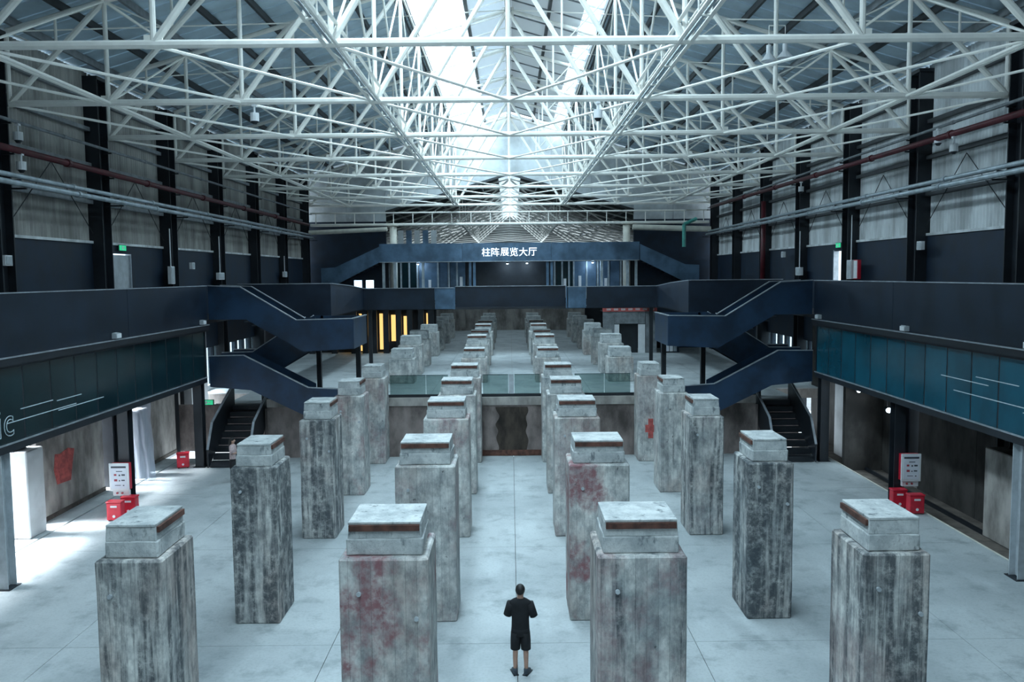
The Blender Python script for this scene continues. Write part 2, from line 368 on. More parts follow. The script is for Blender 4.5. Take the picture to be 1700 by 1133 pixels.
# roof -------------------------------------------------------------
cl = structE('ceiling', 'pitched blue-grey sheet metal roof on purlins')
L0, L1 = 3.95, 15.3
pw = .95; sl = math.hypot(1, SLOPE)
pm = MB()
def rp(x, dz): return (x, roofz(x)+dz)
pm.prism([rp(L0, 0), rp(L1, 0), rp(L1, .05), rp(L0, .05)], 'y', 0, pw-.02)
pm.prism([rp(L0, -.03), rp(L1, -.03), rp(L1, 0), rp(L0, 0)], 'y', 0, .035)
pme = pm.mesh('roof_sheet', 'roof')
pm2 = MB(); pm2.add([(-x, y, z) for x, y, z in pm.v], pm.f); pme2 = pm2.mesh('roof_sheet', 'roof')
n = int((YE+.3-YB)/pw)
for k in range(n):
    for me in (pme, pme2): link('roof_sheet', me, cl, (0, YB+k*pw, 0))
for s in (-1, 1):
    for i, x in enumerate((4.2, 5.6, 7.05, 8.5, 9.95, 11.4, 12.85, 14.3)):
        MB().box(s*(x-.05), s*(x+.05), YB, YE, roofz(x)-.26, roofz(x)-.03).build('purlin', 'darkpurlin' if i in (1, 3, 4, 6) else 'purlin', cl)
MB().box(-.14, .14, YB, YE, roofz(0)-.45, roofz(0)+.06).build('ridge_beam', 'purlin', cl)
for s in (-1, 1):
    MB().box(s*3.80, s*3.98, YB, YE, roofz(3.9)-.32, roofz(3.9)+.12).build('ridge_light_kerb', 'darkpurlin', cl)
    MB().box(s*1.68, s*1.80, YB, YE, roofz(1.74)-.25, roofz(1.74)+.05).build('glazing_beam', 'darkpurlin', cl)
# solid cover above everything so that no stray sky leaks in beside the glazing
# rooflights : panes + bars ------------------------------------------
wi = 1
for s in (-1, 1):
    win = structE('window_%d' % wi, '%s strip of translucent rooflight panes beside the ridge' % SIDE[s]); wi += 1
    for (xa, xb, pmat) in (((.15, 1.68, 'bluepane'), (1.81, 3.79, 'pane')) if s < 0 else ((.15, 1.68, 'dullpane'), (1.81, 3.13, 'dullpane'), (3.15, 3.79, 'pane'))):
        q = MB(); za, zb = roofz(xa), roofz(xb)
        q.add([(s*xa, 0, za), (s*xb, 0, zb), (s*xb, 2.01, zb), (s*xa, 2.01, za)], [(0, 1, 2, 3)])
        me = bpy.data.meshes.new('pane'); me.from_pydata(q.v, [], q.f); me.materials.append(M[pmat])
        for k in range(int((YE-YB)/2.035)):
            link('pane', me, win, (0, YB+k*2.033, 0))
    for k in range(int((YE-YB)/2.033)+1):
        y = YB+k*2.033-.012
        MB().prism([(s*.15, roofz(.15)-.06), (s*3.8, roofz(3.8)-.06), (s*3.8, roofz(3.8)), (s*.15, roofz(.15))], 'y', y-.02, y+.02).build('glazing_bar', 'white' if s < 0 else 'purlin', win)
# end walls ---------------------------------------------------------
gw = structE('wall_far', 'grey clad gable wall at the far end with a wide opening')
def far_z(x): return 15.0-.295*abs(x)
xsn = [-15.1, -12, -9.1, -6, -3, 0, 3, 6, 9.1, 12, 15.1]
for a, b in zip(xsn[:-1], xsn[1:]):
    if abs(a+b)/2 < 9.1: lo = [far_z(a), far_z(b)]
    else: lo = [11.6, 11.6]
    MB().prism([(a+.01, lo[0]), (b-.01, lo[1]), (b-.01, roofz(b)+.02), (a+.01, roofz(a)+.02)], 'y', YE, YE+.25).build('gable_panel', 'gable', gw)
for s in (-1, 1):
    MB().box(s*9.1, s*15.1, YE, YE+.25, UF, 11.6).build('lower_panel', 'navyw', gw)
    MB().prism([(s*9.1, far_z(9.1)-.12), (0, far_z(0)-.12), (0, far_z(0)+.05), (s*9.1, far_z(9.1)+.05)], 'y', YE-.12, YE).build('opening_trim', 'darkpurlin', gw)
struct(MB().box(-15.2, 15.2, YB-.3, YB, -.3, 20).build('wall_rear', 'wallc'), 'rear wall of the hall behind the viewpoint')
struct(MB().box(-15.2, -12.2, YB, 34, 5.45, 5.55).box(12.2, 15.2, YB, 34, 5.45, 5.55).build('ceiling', 'black'), 'dark soffit over the low side aisles')
# low side walls ------------------------------------------------------
lw = structE('wall_left_lower', 'broken row of stained concrete wall slabs under the left gallery')
for (a, b, h) in ((YB, 20.4, 3.2), (25.7, 29.9, 3.2), (32.6, 38.2, 3.2)):  # slab tops end low, leaving an added gap for light behind the gallery
    o = MB().box(-15.0, -14.66, a, b, 0, h).build('wall_slab', 'wallc', lw); bevel_mesh(o.data, .02)
    MB().box(-14.66, -14.63, a, b, 0, .14).build('base_strip', 'earth', lw)
for (a, b) in ((24.2, 25.1), (31.6, 32.5)):
    o = MB().box(-14.7, -14.12, a, b, 0, 2.6).build('concrete_pier', 'wallw', lw); bevel_mesh(o.data, .03)
MB().box(-14.9, -14.2, 37.2, 39.2, 0, 5.4).build('concrete_pier', 'wallw', lw)
MB().box(-15.2, -14.95, YB, 40.5, 4.25, 5.45).build('lintel', 'wallc', lw)  # added unseen strip that cuts off light passing high over the slabs
pts = [(26.75, 1.0), (27.6, .95), (27.75, 1.5), (27.9, 1.95), (27.5, 2.05), (27.0, 1.95), (26.7, 2.0), (26.6, 1.5)]
MB().prism(pts, 'x', -14.66, -14.652).build('red_paint_patch', 'redpaint', lw)
rl = structE('wall_right_lower', 'dark stained concrete wall under the right gallery')
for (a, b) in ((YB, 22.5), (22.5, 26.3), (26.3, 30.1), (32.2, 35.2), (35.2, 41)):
    MB().box(14.7, 15.0, a+.01, b-.01, -.28, 5.45).build('wall_slab', 'darkwall', rl)
MB().box(14.7, 15.0, 30.1, 32.2, 3.6, 5.45).build('lintel', 'darkwall', rl)
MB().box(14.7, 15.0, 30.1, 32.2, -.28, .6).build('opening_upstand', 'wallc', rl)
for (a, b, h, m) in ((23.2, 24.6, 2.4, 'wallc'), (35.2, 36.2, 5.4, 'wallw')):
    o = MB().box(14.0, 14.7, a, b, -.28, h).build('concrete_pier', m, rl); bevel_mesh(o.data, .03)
MB().box(13.2, 14.68, 33.0, 33.25, -.28, 3.6).build('cross_wall', 'darkwall', rl)
# far side walls on the raised level with window strips
for s in (-1, 1):
    fw = structE('wall_'+SIDE[s]+'_raised', '%s side wall of the raised floor with bright window strip' % SIDE[s])
    MB().box(s*14.8, s*15.1, 40.5, 50.5, UF, UF+.25).build('wall_base', 'wallw', fw)
    MB().box(s*14.8, s*15.1, 40.5, 50.5, UF+2.1, 5.6).build('wall_head', 'navyw', fw)
    for k in range(9): MB().box(s*14.8, s*15.05, 40.5+k*1.2, 40.7+k*1.2, UF+.25, UF+2.1).build('mullion', 'navyw', fw)
    for k in range(8): MB().box(s*14.9, s*14.92, 40.72+k*1.2, 41.68+k*1.2, UF+.25, UF+2.1).build('pane', 'winpane', fw)
    MB().box(s*14.8, s*15.1, 50.5, 88, UF, 5.6).build('wall_slab', 'navyw', fw)
    MB().box(s*14.8, s*15.1, YE+.3, 112, 5.6, 13).build('wall_slab', 'navyw', fw)
fe = structE('wall_far_low', 'pale concrete wall closing the raised floor between the pillar rows')
for (a, b, h) in ((-7.4, -4.5, 4.9), (-4.5, -2.1, 5.0), (-2.1, 2.1, 4.25), (2.1, 4.5, 5.0), (4.5, 7.4, 4.9)):
    MB().box(a+.01, b-.01, 84.6+(0 if abs(a+b) < .1 else -.6), 85.2, UF, h).build('wall_slab', 'wallc', fe)
struct(MB().box(-15, 15, 87.4, 87.8, UF, 9).build('wall_far_back', 'black'), 'black wall far behind the raised floor')
# doors ---------------------------------------------------------------
d1 = structE('door_1', 'grey steel door in the left gallery wall under an exit sign')
MB().box(-15.05, -14.98, 31.8, 33.3, 5.95, 8.5).build('door_leaf', 'greybox', d1)
for a, b in ((31.75, 31.82), (33.28, 33.35)): MB().box(-15.1, -14.9, a, b, 5.95, 8.55).build('door_frame', 'edge', d1)
MB().box(-14.98, -14.90, 32.0, 32.1, 6.95, 7.1).build('door_handle', 'edge', d1)
d2 = structE('door_2', 'open bright doorway in the right gallery wall')
for a, b in ((37.56, 37.62), (38.98, 39.04)): MB().box(14.9, 15.14, a, b, 5.95, 8.6).build('door_frame', 'edge', d2)

# ================================================================== STEEL COLUMNS
cm = MB(); hw = .34
for a, b, c, d in ((-.26, .26, -hw, -hw+.05), (-.26, .26, hw-.05, hw), (-.03, .03, -hw+.05, hw-.05)): cm.box(a, b, c, d, 0, 14.6)
cme = cm.mesh('column_shaft', 'black'); capm = MB().box(-.3, .3, -.38, .38, 14.6, 14.72).mesh('cap_plate', 'black')
for s in (-1, 1):
    for k, y in enumerate(COLY):
        if k == 0: continue
        c = thing('steel_column', 'black steel wall column on the %s, under the end of the %s roof truss from the viewpoint' % (SIDE[s], ORD[k]), 'column', (s*14.76, y, 0 if y < 40 else UF), 'black steel wall columns')
        dz = 0 if y < 40 else -UF
        link('column_shaft', cme, c, (0, 0, dz)); link('cap_plate', capm, c, (0, 0, dz))
        if y > 40: pass
# ================================================================== TRUSSES
ZB = 12.7
def topz(x): return 18.95-SLOPE*abs(x)
NX = [0, 3.87, 7.75, 11.63, 14.5]
def make_truss(label):
    t = thing('roof_truss', label, 'roof truss', (0, 0, 0), 'white steel roof trusses')
    for s in (-1, 1):
        MB().tube((0, 0, ZB), (s*14.5, 0, ZB), .095).build('bottom_chord', 'white', t)
        MB().tube((0, 0, topz(0)), (s*14.5, 0, topz(14.5)), .085).build('top_chord', 'white', t)
        for i in (1, 2, 3): MB().tube((s*NX[i], 0, ZB), (s*NX[i], 0, topz(NX[i])), .065).build('vertical_strut', 'white', t)
        for i in range(4): MB().tube((s*NX[i+1], 0, ZB), (s*NX[i], 0, topz(NX[i])), .085).build('diagonal_strut', 'white', t)
        MB().tube((s*14.5, 0, ZB), (s*14.5, 0, topz(14.5)), .07).build('end_post', 'white', t)
        for i in range(4):
            xm = (NX[i]+NX[i+1])/2; zm = (ZB+topz(NX[i]))/2
            MB().tube((s*xm, 0, zm), (s*xm, 0, topz(xm)), .04, 6).build('sub_strut', 'white', t)
            MB().tube((s*xm, 0, zm), (s*NX[i+1], 0, topz(NX[i+1])), .025, 6).build('sub_diagonal', 'white', t)
            MB().box(s*NX[i+1]-.2, s*NX[i+1]+.2, -.03, .03, ZB-.10, ZB+.2).build('gusset_plate', 'white', t)
    MB().tube((0, 0, ZB), (0, 0, topz(0)), .06).build('vertical_strut', 'white', t)
    MB().box(-.25, .25, -.03, .03, topz(0)-.25, topz(0)+.1).build('gusset_plate', 'white', t)
    return t
def nth(k): return 'nearest' if k == 0 else ('farthest' if k == 7 else ORD[k])
tr0 = None
for k, y in enumerate(TY):
    lab = '%s of the white steel roof trusses counted from the viewpoint' % nth(k)
    if tr0 is None: tr0 = make_truss(lab); t = tr0
    else: t = copy_tree(tr0); t['label'] = lab
    t.location = (0, y, 0)
# longitudinal members
def bar(name, p, q, r, mat, label, cat='steel bar', group=None, n=6):
    c = (Vector(p)+Vector(q))/2
    m = MB().tube(Vector(p)-c, Vector(q)-c, r, n)
    o = m.build(name, mat, None, False, c); return tag(o, label, cat, group)
Y0, Y1 = TY[0]-6, TY[-1]
for s in (-1, 1):
    for x, nm in ((11.55, 'inner'), (11.72, 'outer')):
        bar('longitudinal_tie', (s*x, Y0, ZB-.02), (s*x, Y1, ZB-.02), .045, 'white', 'white steel tie along the %s outer truss nodes, %s of the pair' % (SIDE[s], nm), 'steel tie', 'longitudinal truss ties', 8)
    # catwalk girder along the inner nodes: four rails with cross bars
    gd = thing('service_girder', 'long white lattice girder with cable tray along the %s inner truss nodes' % SIDE[s], 'girder', (s*3.87, 0, ZB))
    for dx, dz in ((-.13, -.05), (.13, -.05), (-.13, .4), (.13, .4)):
        MB().tube((dx, Y0, dz), (dx, Y1, dz), .045, 6).build('rail', 'white', gd)
    for k in range(int((Y1-Y0)/2.03)):
        y = Y0+k*2.033
        MB().tube((-.13, y, -.05), (.13, y, -.05), .025, 5).build('cross_bar', 'white', gd)
        MB().tube((-.13, y, -.05), (-.13, y, .4), .02, 5).build('rail_post', 'white', gd)
        MB().tube((.13, y, -.05), (.13, y, .4), .02, 5).build('rail_post', 'white', gd)
    MB().box(-.03, .03, Y0, Y1, -.03, .0).build('cable_tray', 'pipe', gd)
    for k in range(7):
        a, b = TY[k], TY[k+1]
        nm = 'between %s and %s trusses' % (ORD[k], ORD[k+1])
        for i in range(4):
            pos = ('beside the wall', 'in the outer panel', 'in the inner panel', 'next to the ridge line')[i]
            bar('roof_brace', (s*NX[4-i], a, ZB-.03), (s*NX[3-i], b, ZB-.03), .04, 'white', 'white level brace %s, %s side, %s' % (nm, SIDE[s], pos), 'roof brace', 'level roof braces')
        for (x, nmx) in ((3.87, 'inner'), (11.63, 'outer')):
            v = thing('cross_brace', 'upright white brace %s, %s side, %s line' % (nm, SIDE[s], nmx), 'roof brace', (s*x, (a+b)/2, ZB), 'upright roof cross braces')
            h = topz(x)-ZB
            MB().tube((0, a-(a+b)/2, 0), (0, b-(a+b)/2, h), .035, 6).build('brace_rod', 'white', v)
            if x < 5: MB().tube((0, a-(a+b)/2, h), (0, b-(a+b)/2, 0), .035, 6).build('brace_rod', 'white', v)
            MB().tube((0, a-(a+b)/2, h), (0, b-(a+b)/2, h), .045, 6).build('top_tie', 'white', v)
        # roof plane bracing
        bar('rafter_brace', (s*NX[4], a, topz(NX[4])), (s*NX[2], b, topz(NX[2])), .025, 'white', 'thin white brace under the %s roof slope %s, low' % (SIDE[s], nm), 'roof brace', 'roof slope braces')
        bar('rafter_brace', (s*NX[2], a, topz(NX[2])), (0, b, topz(0)), .025, 'white', 'thin white brace under the %s roof slope %s, high' % (SIDE[s], nm), 'roof brace', 'roof slope braces')

# ================================================================== PILLARS
def rough_box(name, x, y, z0, z1, mat, seed, amp=.018, taper=0, n=4, bev=.03):
    bm = bmesh.new(); bmesh.ops.create_cube(bm, size=1)
    for v in bm.verts:
        v.co = Vector((v.co.x*x, v.co.y*y, (v.co.z+.5)*(z1-z0)+z0))
        if taper and v.co.z > (z0+z1)/2: v.co.x *= (1-taper); v.co.y *= (1-taper)
    bmesh.ops.bevel(bm, geom=list(bm.edges), offset=bev, segments=1, affect='EDGES')
    big = [e for e in bm.edges if e.calc_length() > .25]
    bmesh.ops.subdivide_edges(bm, edges=big, cuts=n, use_grid_fill=True)
    for v in bm.verts:
        q = v.co*3.1+Vector((seed*7.7, seed*3.3, seed))
        d = Vector((noise.noise(q), noise.noise(q+Vector((9, 0, 0))), noise.noise(q+Vector((0, 9, 0)))*.6))
        v.co += d*amp
    me = bpy.data.meshes.new(name); bm.to_mesh(me); bm.free(); me.materials.append(M[mat]); return me
def shaft_mesh(w, d, h, seed):
    return rough_box('shaft', w, d, 0, h, 'pillar', seed, .010, 0, 5, .028)
H0 = 3.48
INW, OUW, DEP = 1.31, .98, 1.27
SH = {}
def get(key, fn):
    if key not in SH: SH[key] = fn()
    return SH[key]
low_rows = [12.03, 18.0, 24.0, 28.85, 33.75]
up_rows = [42.97, 46.75, 51.1, 57.4, 62.2, 68.1, 73.8]
def pillar(x, yf, kind, z0, top, width, label, red, dark, v, strip, fullblock=True):
    p = thing('concrete_pillar', label, 'pillar', (x, yf+DEP/2, z0), 'board-marked concrete pillars')
    h = top-.5-z0
    w = width
    sme = get(('s', kind, round(h, 2), w, v), lambda: shaft_mesh(w, DEP, h, v+10*w))
    so = link('shaft', sme, p); so.color = (red, dark, 0, 1)
    bw, bd = (w-.19, DEP-.24) if kind == 'in' else (w-.2, DEP-.20)
    b1 = link('lower_block', get(('b', w, v), lambda: rough_box('lower_block', bw, bd, 0, .26, 'block', v, .022, 0, 5, .02)), p, (0, .02, h)); b1.color = (.0, dark*.6, 0, 1)
    b2 = link('upper_block', get(('c', w, v), lambda: rough_box('upper_block', bw-.03, bd-.03, .25, .47, 'block', v+3, .012, .02, 5, .015)), p, (0, .02, h)); b2.color = (.0, dark*.5, 0, 1)
    link('cap_slab', get(('k', w, v), lambda: rough_box('cap_slab', bw-.05, bd-.03, .465, .505, 'block', v+5, .006, 0, 3, .006)), p, (0, .02, h)).color = (0, .0, 0, 1)
    if strip:
        if kind == 'in':
            sx = link('timber_edge', get(('te', w), lambda: MB().box(-bw/2+.04, bw/2-.04, -.02, .02, .375, .463).mesh('timber_edge', 'timber')), p, (0, .02-bd/2+.0, h))
        else:
            sgn = -1 if x > 0 else 1
            sx = link('timber_edge', get(('ts', w), lambda: MB().box(-.02, .02, -bd/2+.05, bd/2-.05, .375, .463).mesh('timber_edge', 'timber')), p, (sgn*(bw/2-.0), .02, h))
    # anchor bolts cast into the front edge
    if yf < 30:
        for bx, bz in ((-w*.28, h-.52), (w*.36, h-.9)):
            if (v+int(yf)) % 3 == 0 and bx > 0: continue
            link('anchor_bolt', get('bolt', lambda: MB().tube((0, .05, 0), (0, -.04, 0), .035, 8).mesh('anchor_bolt', 'greybox')), p, (bx, -DEP/2, bz))
    return p
POSN = {(-1, 'out'): 'far left line', (-1, 'in'): 'line just left of the aisle', (1, 'in'): 'line just right of the aisle', (1, 'out'): 'far right line'}
spec = {  # (row, side, kind): (red, dark, timber); outer dark is staining plus weaker light
 (0,-1,'out'): (.0,.82,1), (0,-1,'in'): (.95,.35,1), (0,1,'in'): (.45,.62,1), (0,1,'out'): (.25,.80,1),
 (1,-1,'out'): (.0,.98,1), (1,-1,'in'): (.35,.12,1), (1,1,'in'): (.95,.12,1), (1,1,'out'): (.0,.98,1),
 (2,-1,'out'): (.1,.85,1), (2,-1,'in'): (.55,.05,1), (2,1,'in'): (.3,.08,1), (2,1,'out'): (.15,.75,1),
 (3,-1,'out'): (.5,.45,1), (3,-1,'in'): (.2,.05,1), (3,1,'in'): (.2,.05,1), (3,1,'out'): (.1,.4,1),
 (4,-1,'out'): (.4,.25,0), (4,-1,'in'): (.2,.2,1), (4,1,'in'): (.1,.2,1), (4,1,'out'): (.2,.2,0)}
for r, yf in enumerate(low_rows):
    for s in (-1, 1):
        for kind, X, wd in (('out', 5.625, OUW), ('in', 1.895, INW)):
            red, dark, tim = spec[(r, s, kind)]
            look = 'red-stained' if red > .5 else ('dark-streaked' if dark > .5 else 'pale grey')
            lab = 'tall %s concrete pillar, %s row from the front, %s' % (look, ORD[r], POSN[(s, kind)])
            pillar(s*X, yf, kind, 0, 3.98, wd, lab, red, dark, (r*3+(s+1)+(kind == 'in')) % 4, tim)
for r, yf in enumerate(up_rows):
    for s in (-1, 1):
        for kind, X, wd in (('out', 5.625, INW), ('in', 1.895, INW)):
            top = 3.85 if r == 0 else 4.25
            lab = 'short grey concrete pillar on the raised floor, %s row behind the railing, %s' % (ORD[r], POSN[(s, kind)])
            p = pillar(s*X, yf, kind if kind == 'in' else 'outw', UF, top, wd, lab, .0, .32, (r+s+1) % 4, kind == 'in' and r < 5)
# red cross painted on the fifth row right outer pillar
pc = [o for o in bpy.data.objects if o.get('label', '').startswith('tall') and 'fifth' in o['label'] and 'far right' in o['label']][0]
MB().box(-.1, .1, -DEP/2-.012, -DEP/2+.02, .95, 1.75).box(-.22, .22, -DEP/2-.013, -DEP/2+.02, 1.2, 1.5).build('red_painted_mark', 'redpaint', pc)

# ================================================================== GLASS RAILING
gr_ = thing('glass_railing', 'frameless green-tinted glass railing on the edge of the raised floor', 'railing', (0, YW+.15, 2.5))
MB().box(-6.0, 6.0, -.06, .06, 0, .12).build('base_channel', 'black', gr_)
gx = [-5.0, -2.62, -1.22, -.03]; 
for a, b in ((-5.1, -3.6), (-3.58, -2.66), (-1.2, -.13), (.13, 1.2), (2.66, 3.9), (3.92, 5.0)):
    MB().box(a, b, -.008, .008, .1, .92).build('glass_pane', 'glass', gr_)
    MB().box(a, b, -.014, .014, .92, .94).build('top_edge', 'tealglass', gr_)
MB().box(-.11, .11, -.03, .03, .1, .95).build('centre_post', 'greybox', gr_)

# ================================================================== GALLERIES
XG = 12.2
for s in (-1, 1):
    ga = thing('gallery', 'long dark navy gallery with %s glass panels along the %s side' % ('dark green' if s < 0 else 'teal', SIDE[s]), 'balcony', (s*XG, 12, 5.7))
    b = lambda: MB()
    def gb(name, x0, x1, y0, y1, z0, z1, mat): return MB().box(s*(x0-XG), s*(x1-XG), y0-12, y1-12, z0-5.7, z1-5.7).build(name, mat, ga)
    gb('deck', 12.27, 14.9, YB+.1, 33.9, 5.78, 5.95, 'black')
    for k in range(6): gb('parapet_panel', 12.2, 12.26, 33.9-(k+1)*7+.008, 33.9-k*7-.008, 5.72, 7.26, 'navy')
    gb('top_rail', 12.17, 12.29, YB+.1, 33.92, 7.26, 7.29, 'edge')
    gb('ledge', 12.13, 12.3, YB+.1, 33.9, 5.52, 5.70, 'black')
    gb('ledge_rail', 12.11, 12.17, YB+.1, 33.9, 5.70, 5.735, 'edge')
    for k in range(33):
        y1 = 33.86-k*1.27; y0 = y1-1.27
        gb('glass_panel', 12.33, 12.37, y0+.035, y1-.035, 3.60, 5.52, 'tealglass' if s < 0 else 'tealblue')
        gb('mullion', 12.335, 12.42, y1-.035, y1+.035, 3.60, 5.52, 'black')
    gb('bottom_beam', 12.28, 12.6, YB+.1, 33.9, 3.38, 3.60, 'black')
    gb('bottom_edge_rail', 12.26, 12.30, YB+.1, 33.9, 3.57, 3.61, 'edge')
    gb('end_panel', 12.3, 14.6, 33.82, 33.9, 3.38, 5.75, 'black')
    # pale line decoration on the glass
    if s < 0: lines = ((21.0, 22.5, 4.35), (20.4, 23.7, 4.08), (22.7, 24.0, 4.30), (22.75, 25.3, 4.03))
    else: lines = ((21.6, 24.0, 4.62), (20.3, 22.2, 4.78), (18.0, 23.3, 4.28), (17.5, 20.1, 4.16))
    for (a, c, z) in lines: gb('decor_line', 12.318, 12.332, a, c, z, z+.022, 'etch')
    # posts
    for k, y in enumerate((20.35, 27.1, 33.6)):
        nm = ('nearest', 'middle', 'farthest')[k]
        po = thing('steel_post', '%s dark steel post under the %s gallery' % (nm, SIDE[s]), 'post', (s*12.55, y, 0), 'posts under the galleries')
        for a, c, d, e in ((-.17, .17, -.19, -.165), (-.17, .17, .165, .19), (-.02, .02, -.165, .165)): MB().box(a, c, d, e, .02, 5.5).build('flange' if d != -.165 else 'web', 'greybox' if k == 0 else 'black', po)
        MB().box(-.24, .24, -.26, .26, 0, .02).build('base_plate', 'black', po)
    # floodlights on the ledge
    for k, y in enumerate((19.6, 25.9, 33.2)):
        fl = thing('floodlight', 'small floodlight on the %s gallery ledge, %s of three' % (SIDE[s], ('nearest', 'middle', 'farthest')[k]), 'floodlight', (s*12.14, y, 5.735), 'floodlights on the gallery ledges')
        MB().box(-.03, .03, -.09, .09, 0, .03).build('bracket', 'black', fl)
        MB().prism([(-.09, .03), (.09, .03), (.07, .19), (-.05, .21)], 'y', -.16, .16).build('housing', 'greybox', fl)
        MB().box(s*-.10, s*-.085, -.14, .14, .05, .18).build('lens', 'plastic', fl)
# outlined letters on the left glass
ga = [o for o in bpy.data.objects if o.name == 'gallery'][0]
def text_mesh(txt, size, extrude=.01, outline=None):
    cu = bpy.data.curves.new('txt', 'FONT'); cu.body = txt; cu.size = size; cu.align_x = 'LEFT'; cu.resolution_u = 4
    if outline: cu.fill_mode = 'NONE'; cu.bevel_depth = outline; cu.bevel_resolution = 0
    else: cu.extrude = extrude
    ob = bpy.data.objects.new('txt', cu); COL.objects.link(ob)
    dg = bpy.context.evaluated_depsgraph_get(); me = bpy.data.meshes.new_from_object(ob.evaluated_get(dg)); bpy.data.objects.remove(ob)
    return me
def center(me):
    xs_ = [v.co.x for v in me.vertices]; ys_ = [v.co.y for v in me.vertices]
    return min(xs_), max(xs_), min(ys_), max(ys_)
yy = 20.0
for ch in 'ic':
    me = text_mesh(ch, 1.05, outline=.012); me.materials.clear(); me.materials.append(M['etch'])
    x0, x1, _, _ = center(me)
    o = link('outlined_letter', me, ga); o.rotation_euler = (R(90), 0, R(90)); o.location = (s*0, 0, 0)
    o.location = (-12.318+XG, yy-x0-12, 3.78-5.7); yy += (x1-x0)+.12

# ================================================================== STAIRS
def mir(poly, s): return [(s*x, z) for x, z in poly]
def flight_steps(st, s, x0, z0, x1, z1, y0, y1, n, name='step'):
    for i in range(n):
        t0, t1 = i/n, (i+1)/n
        xa, xb = x0+(x1-x0)*t0, x0+(x1-x0)*t1; z = z0+(z1-z0)*(t0+.5/n)
        MB().box(s*xa, s*xb, y0, y1, z-.05, z).build(name, 'black', st)
FA, FB, FC = 34.25, 35.75, 37.3     # lane A, lane B
for s in (-1, 1):
    st = thing('switchback_stair', 'dark blue steel switchback stair below the end of the %s gallery' % SIDE[s], 'staircase', (0, 0, 0))
    P1 = [(12.25, 7.26), (10.95, 7.2), (8.72, 5.84), (6.42, 5.88), (6.42, 4.66), (8.45, 4.56), (10.75, 5.9), (12.25, 5.9)]
    P1b = [(12.25, 7.26), (10.95, 7.2), (8.72, 5.84), (8.72, 4.7), (10.75, 5.9), (12.25, 5.9)]
    P2 = [(8.3, 5.9), (8.72, 5.88), (11.0, 4.42), (12.3, 4.4), (12.3, 3.2), (10.8, 3.15), (8.5, 4.5), (8.3, 4.5)]
    P3 = [(12.3, 4.4), (10.9, 4.42), (8.3, 3.07), (7.1, 3.0), (7.1, 2.02), (8.2, 1.80), (10.65, 3.0), (12.3, 3.15)]
    def rail(poly, y):
        for (xa, za), (xb, zb) in zip(poly[:-1], poly[1:]):
            MB().beam((s*xa, y, za+.02), (s*xb, y, zb+.02), .12, .035).build('top_rail', 'edge', st)
    MB().prism(mir(P1, s), 'y', FA-.03, FA+.03).build('upper_parapet', 'litnavy', st); rail(P1[:4], FA)
    MB().prism(mir(P1b, s), 'y', FB-.06, FB-.01).build('upper_parapet', 'litnavy', st); rail(P1b[:3], FB-.04)
    MB().prism(mir(P2, s), 'y', FB+.02, FB+.07).build('middle_parapet', 'litnavy', st); rail(P2[1:4], FB+.045)
    MB().prism(mir(P2, s), 'y', FC-.03, FC+.03).build('middle_parapet', 'litnavy', st); rail(P2[1:4], FC)
    MB().prism(mir(P3, s), 'y', FA-.03, FA+.03).build('lower_parapet', 'litnavy', st); rail(P3[:4], FA)
    MB().prism(mir(P3[:3]+[(8.3, 1.9), (10.65, 3.0), (12.3, 3.15)], s), 'y', FB-.12, FB-.07).build('lower_parapet', 'litnavy', st)
    MB().box(s*6.39, s*6.45, FA, FC, 4.66, 5.88).build('landing_parapet', 'litnavy', st)
    MB().beam((s*6.42, FA, 5.9), (s*6.42, FC, 5.9), .12, .035).build('top_rail', 'edge', st)
    MB().prism(mir([(6.42, 4.66), (8.4, 4.66), (8.4, 5.88), (6.42, 5.88)], s), 'y', FC-.03, FC+.03).build('landing_parapet', 'litnavy', st)
    MB().box(s*6.45, s*8.6, FA+.03, FC-.03, 4.66, 4.78).build('landing', 'black', st)
    MB().box(s*10.9, s*12.3, FA+.03, FC-.03, 3.2, 3.32).build('landing', 'black', st)
    MB().box(s*10.85, s*12.2, FA+.03, FB, 5.9, 5.98).build('landing', 'black', st)
    MB().box(s*7.1, s*8.3, FA+.03, YW-.1, 2.0, 2.1).build('landing', 'black', st)
    flight_steps(st, s, 10.85, 5.9, 8.6, 4.78, FA+.04, FB-.07, 7)
    flight_steps(st, s, 8.6, 4.72, 10.9, 3.3, FB+.08, FC-.04, 8)
    flight_steps(st, s, 10.85, 3.25, 8.3, 2.1, FA+.04, FB-.13, 7)
    for (x, y, za, zb) in ((11.05, FC+.15, UF, 5.9), (8.55, FC+.12, UF, 4.7), (10.45, FB-.02, 0.02, 3.0), (6.8, FC+.12, UF, 4.7)):
        MB().box(s*x-.1, s*x+.1, y-.1, y+.1, za, zb).build('post', 'black', st)
    # lower stair to the sunken floor
    ls = thing('steel_stair', 'short black steel stair from the raised floor down to the %s aisle' % SIDE[s], 'staircase', (s*11.3, 33.0, 0))
    prof = [(33.1, .05), (33.1, .75), (33.7, 1.75), (34.6, 2.15), (36.5, 3.0), (36.5, 2.0), (34.8, 1.0)]
    for x in (10.42, 12.1):
        MB().prism([(a-33.0, z) for a, z in prof], 'x', s*(x-11.3)-.03, s*(x-11.3)+.03).build('side_panel', 'black', ls)
        for (ya, za), (yb, zb) in zip(prof[1:4], prof[2:5]):
            MB().beam((s*(x-11.3), ya-33.0, za+.02), (s*(x-11.3), yb-33.0, zb+.02), .09, .04).build('hand_rail', 'edge', ls)
    for i in range(9):
        ya = 33.3+i*.36
        MB().box(-.8, .8, ya-33, ya+.37-33, .02+i*.232, .02+i*.232+.21).build('step', 'black', ls)

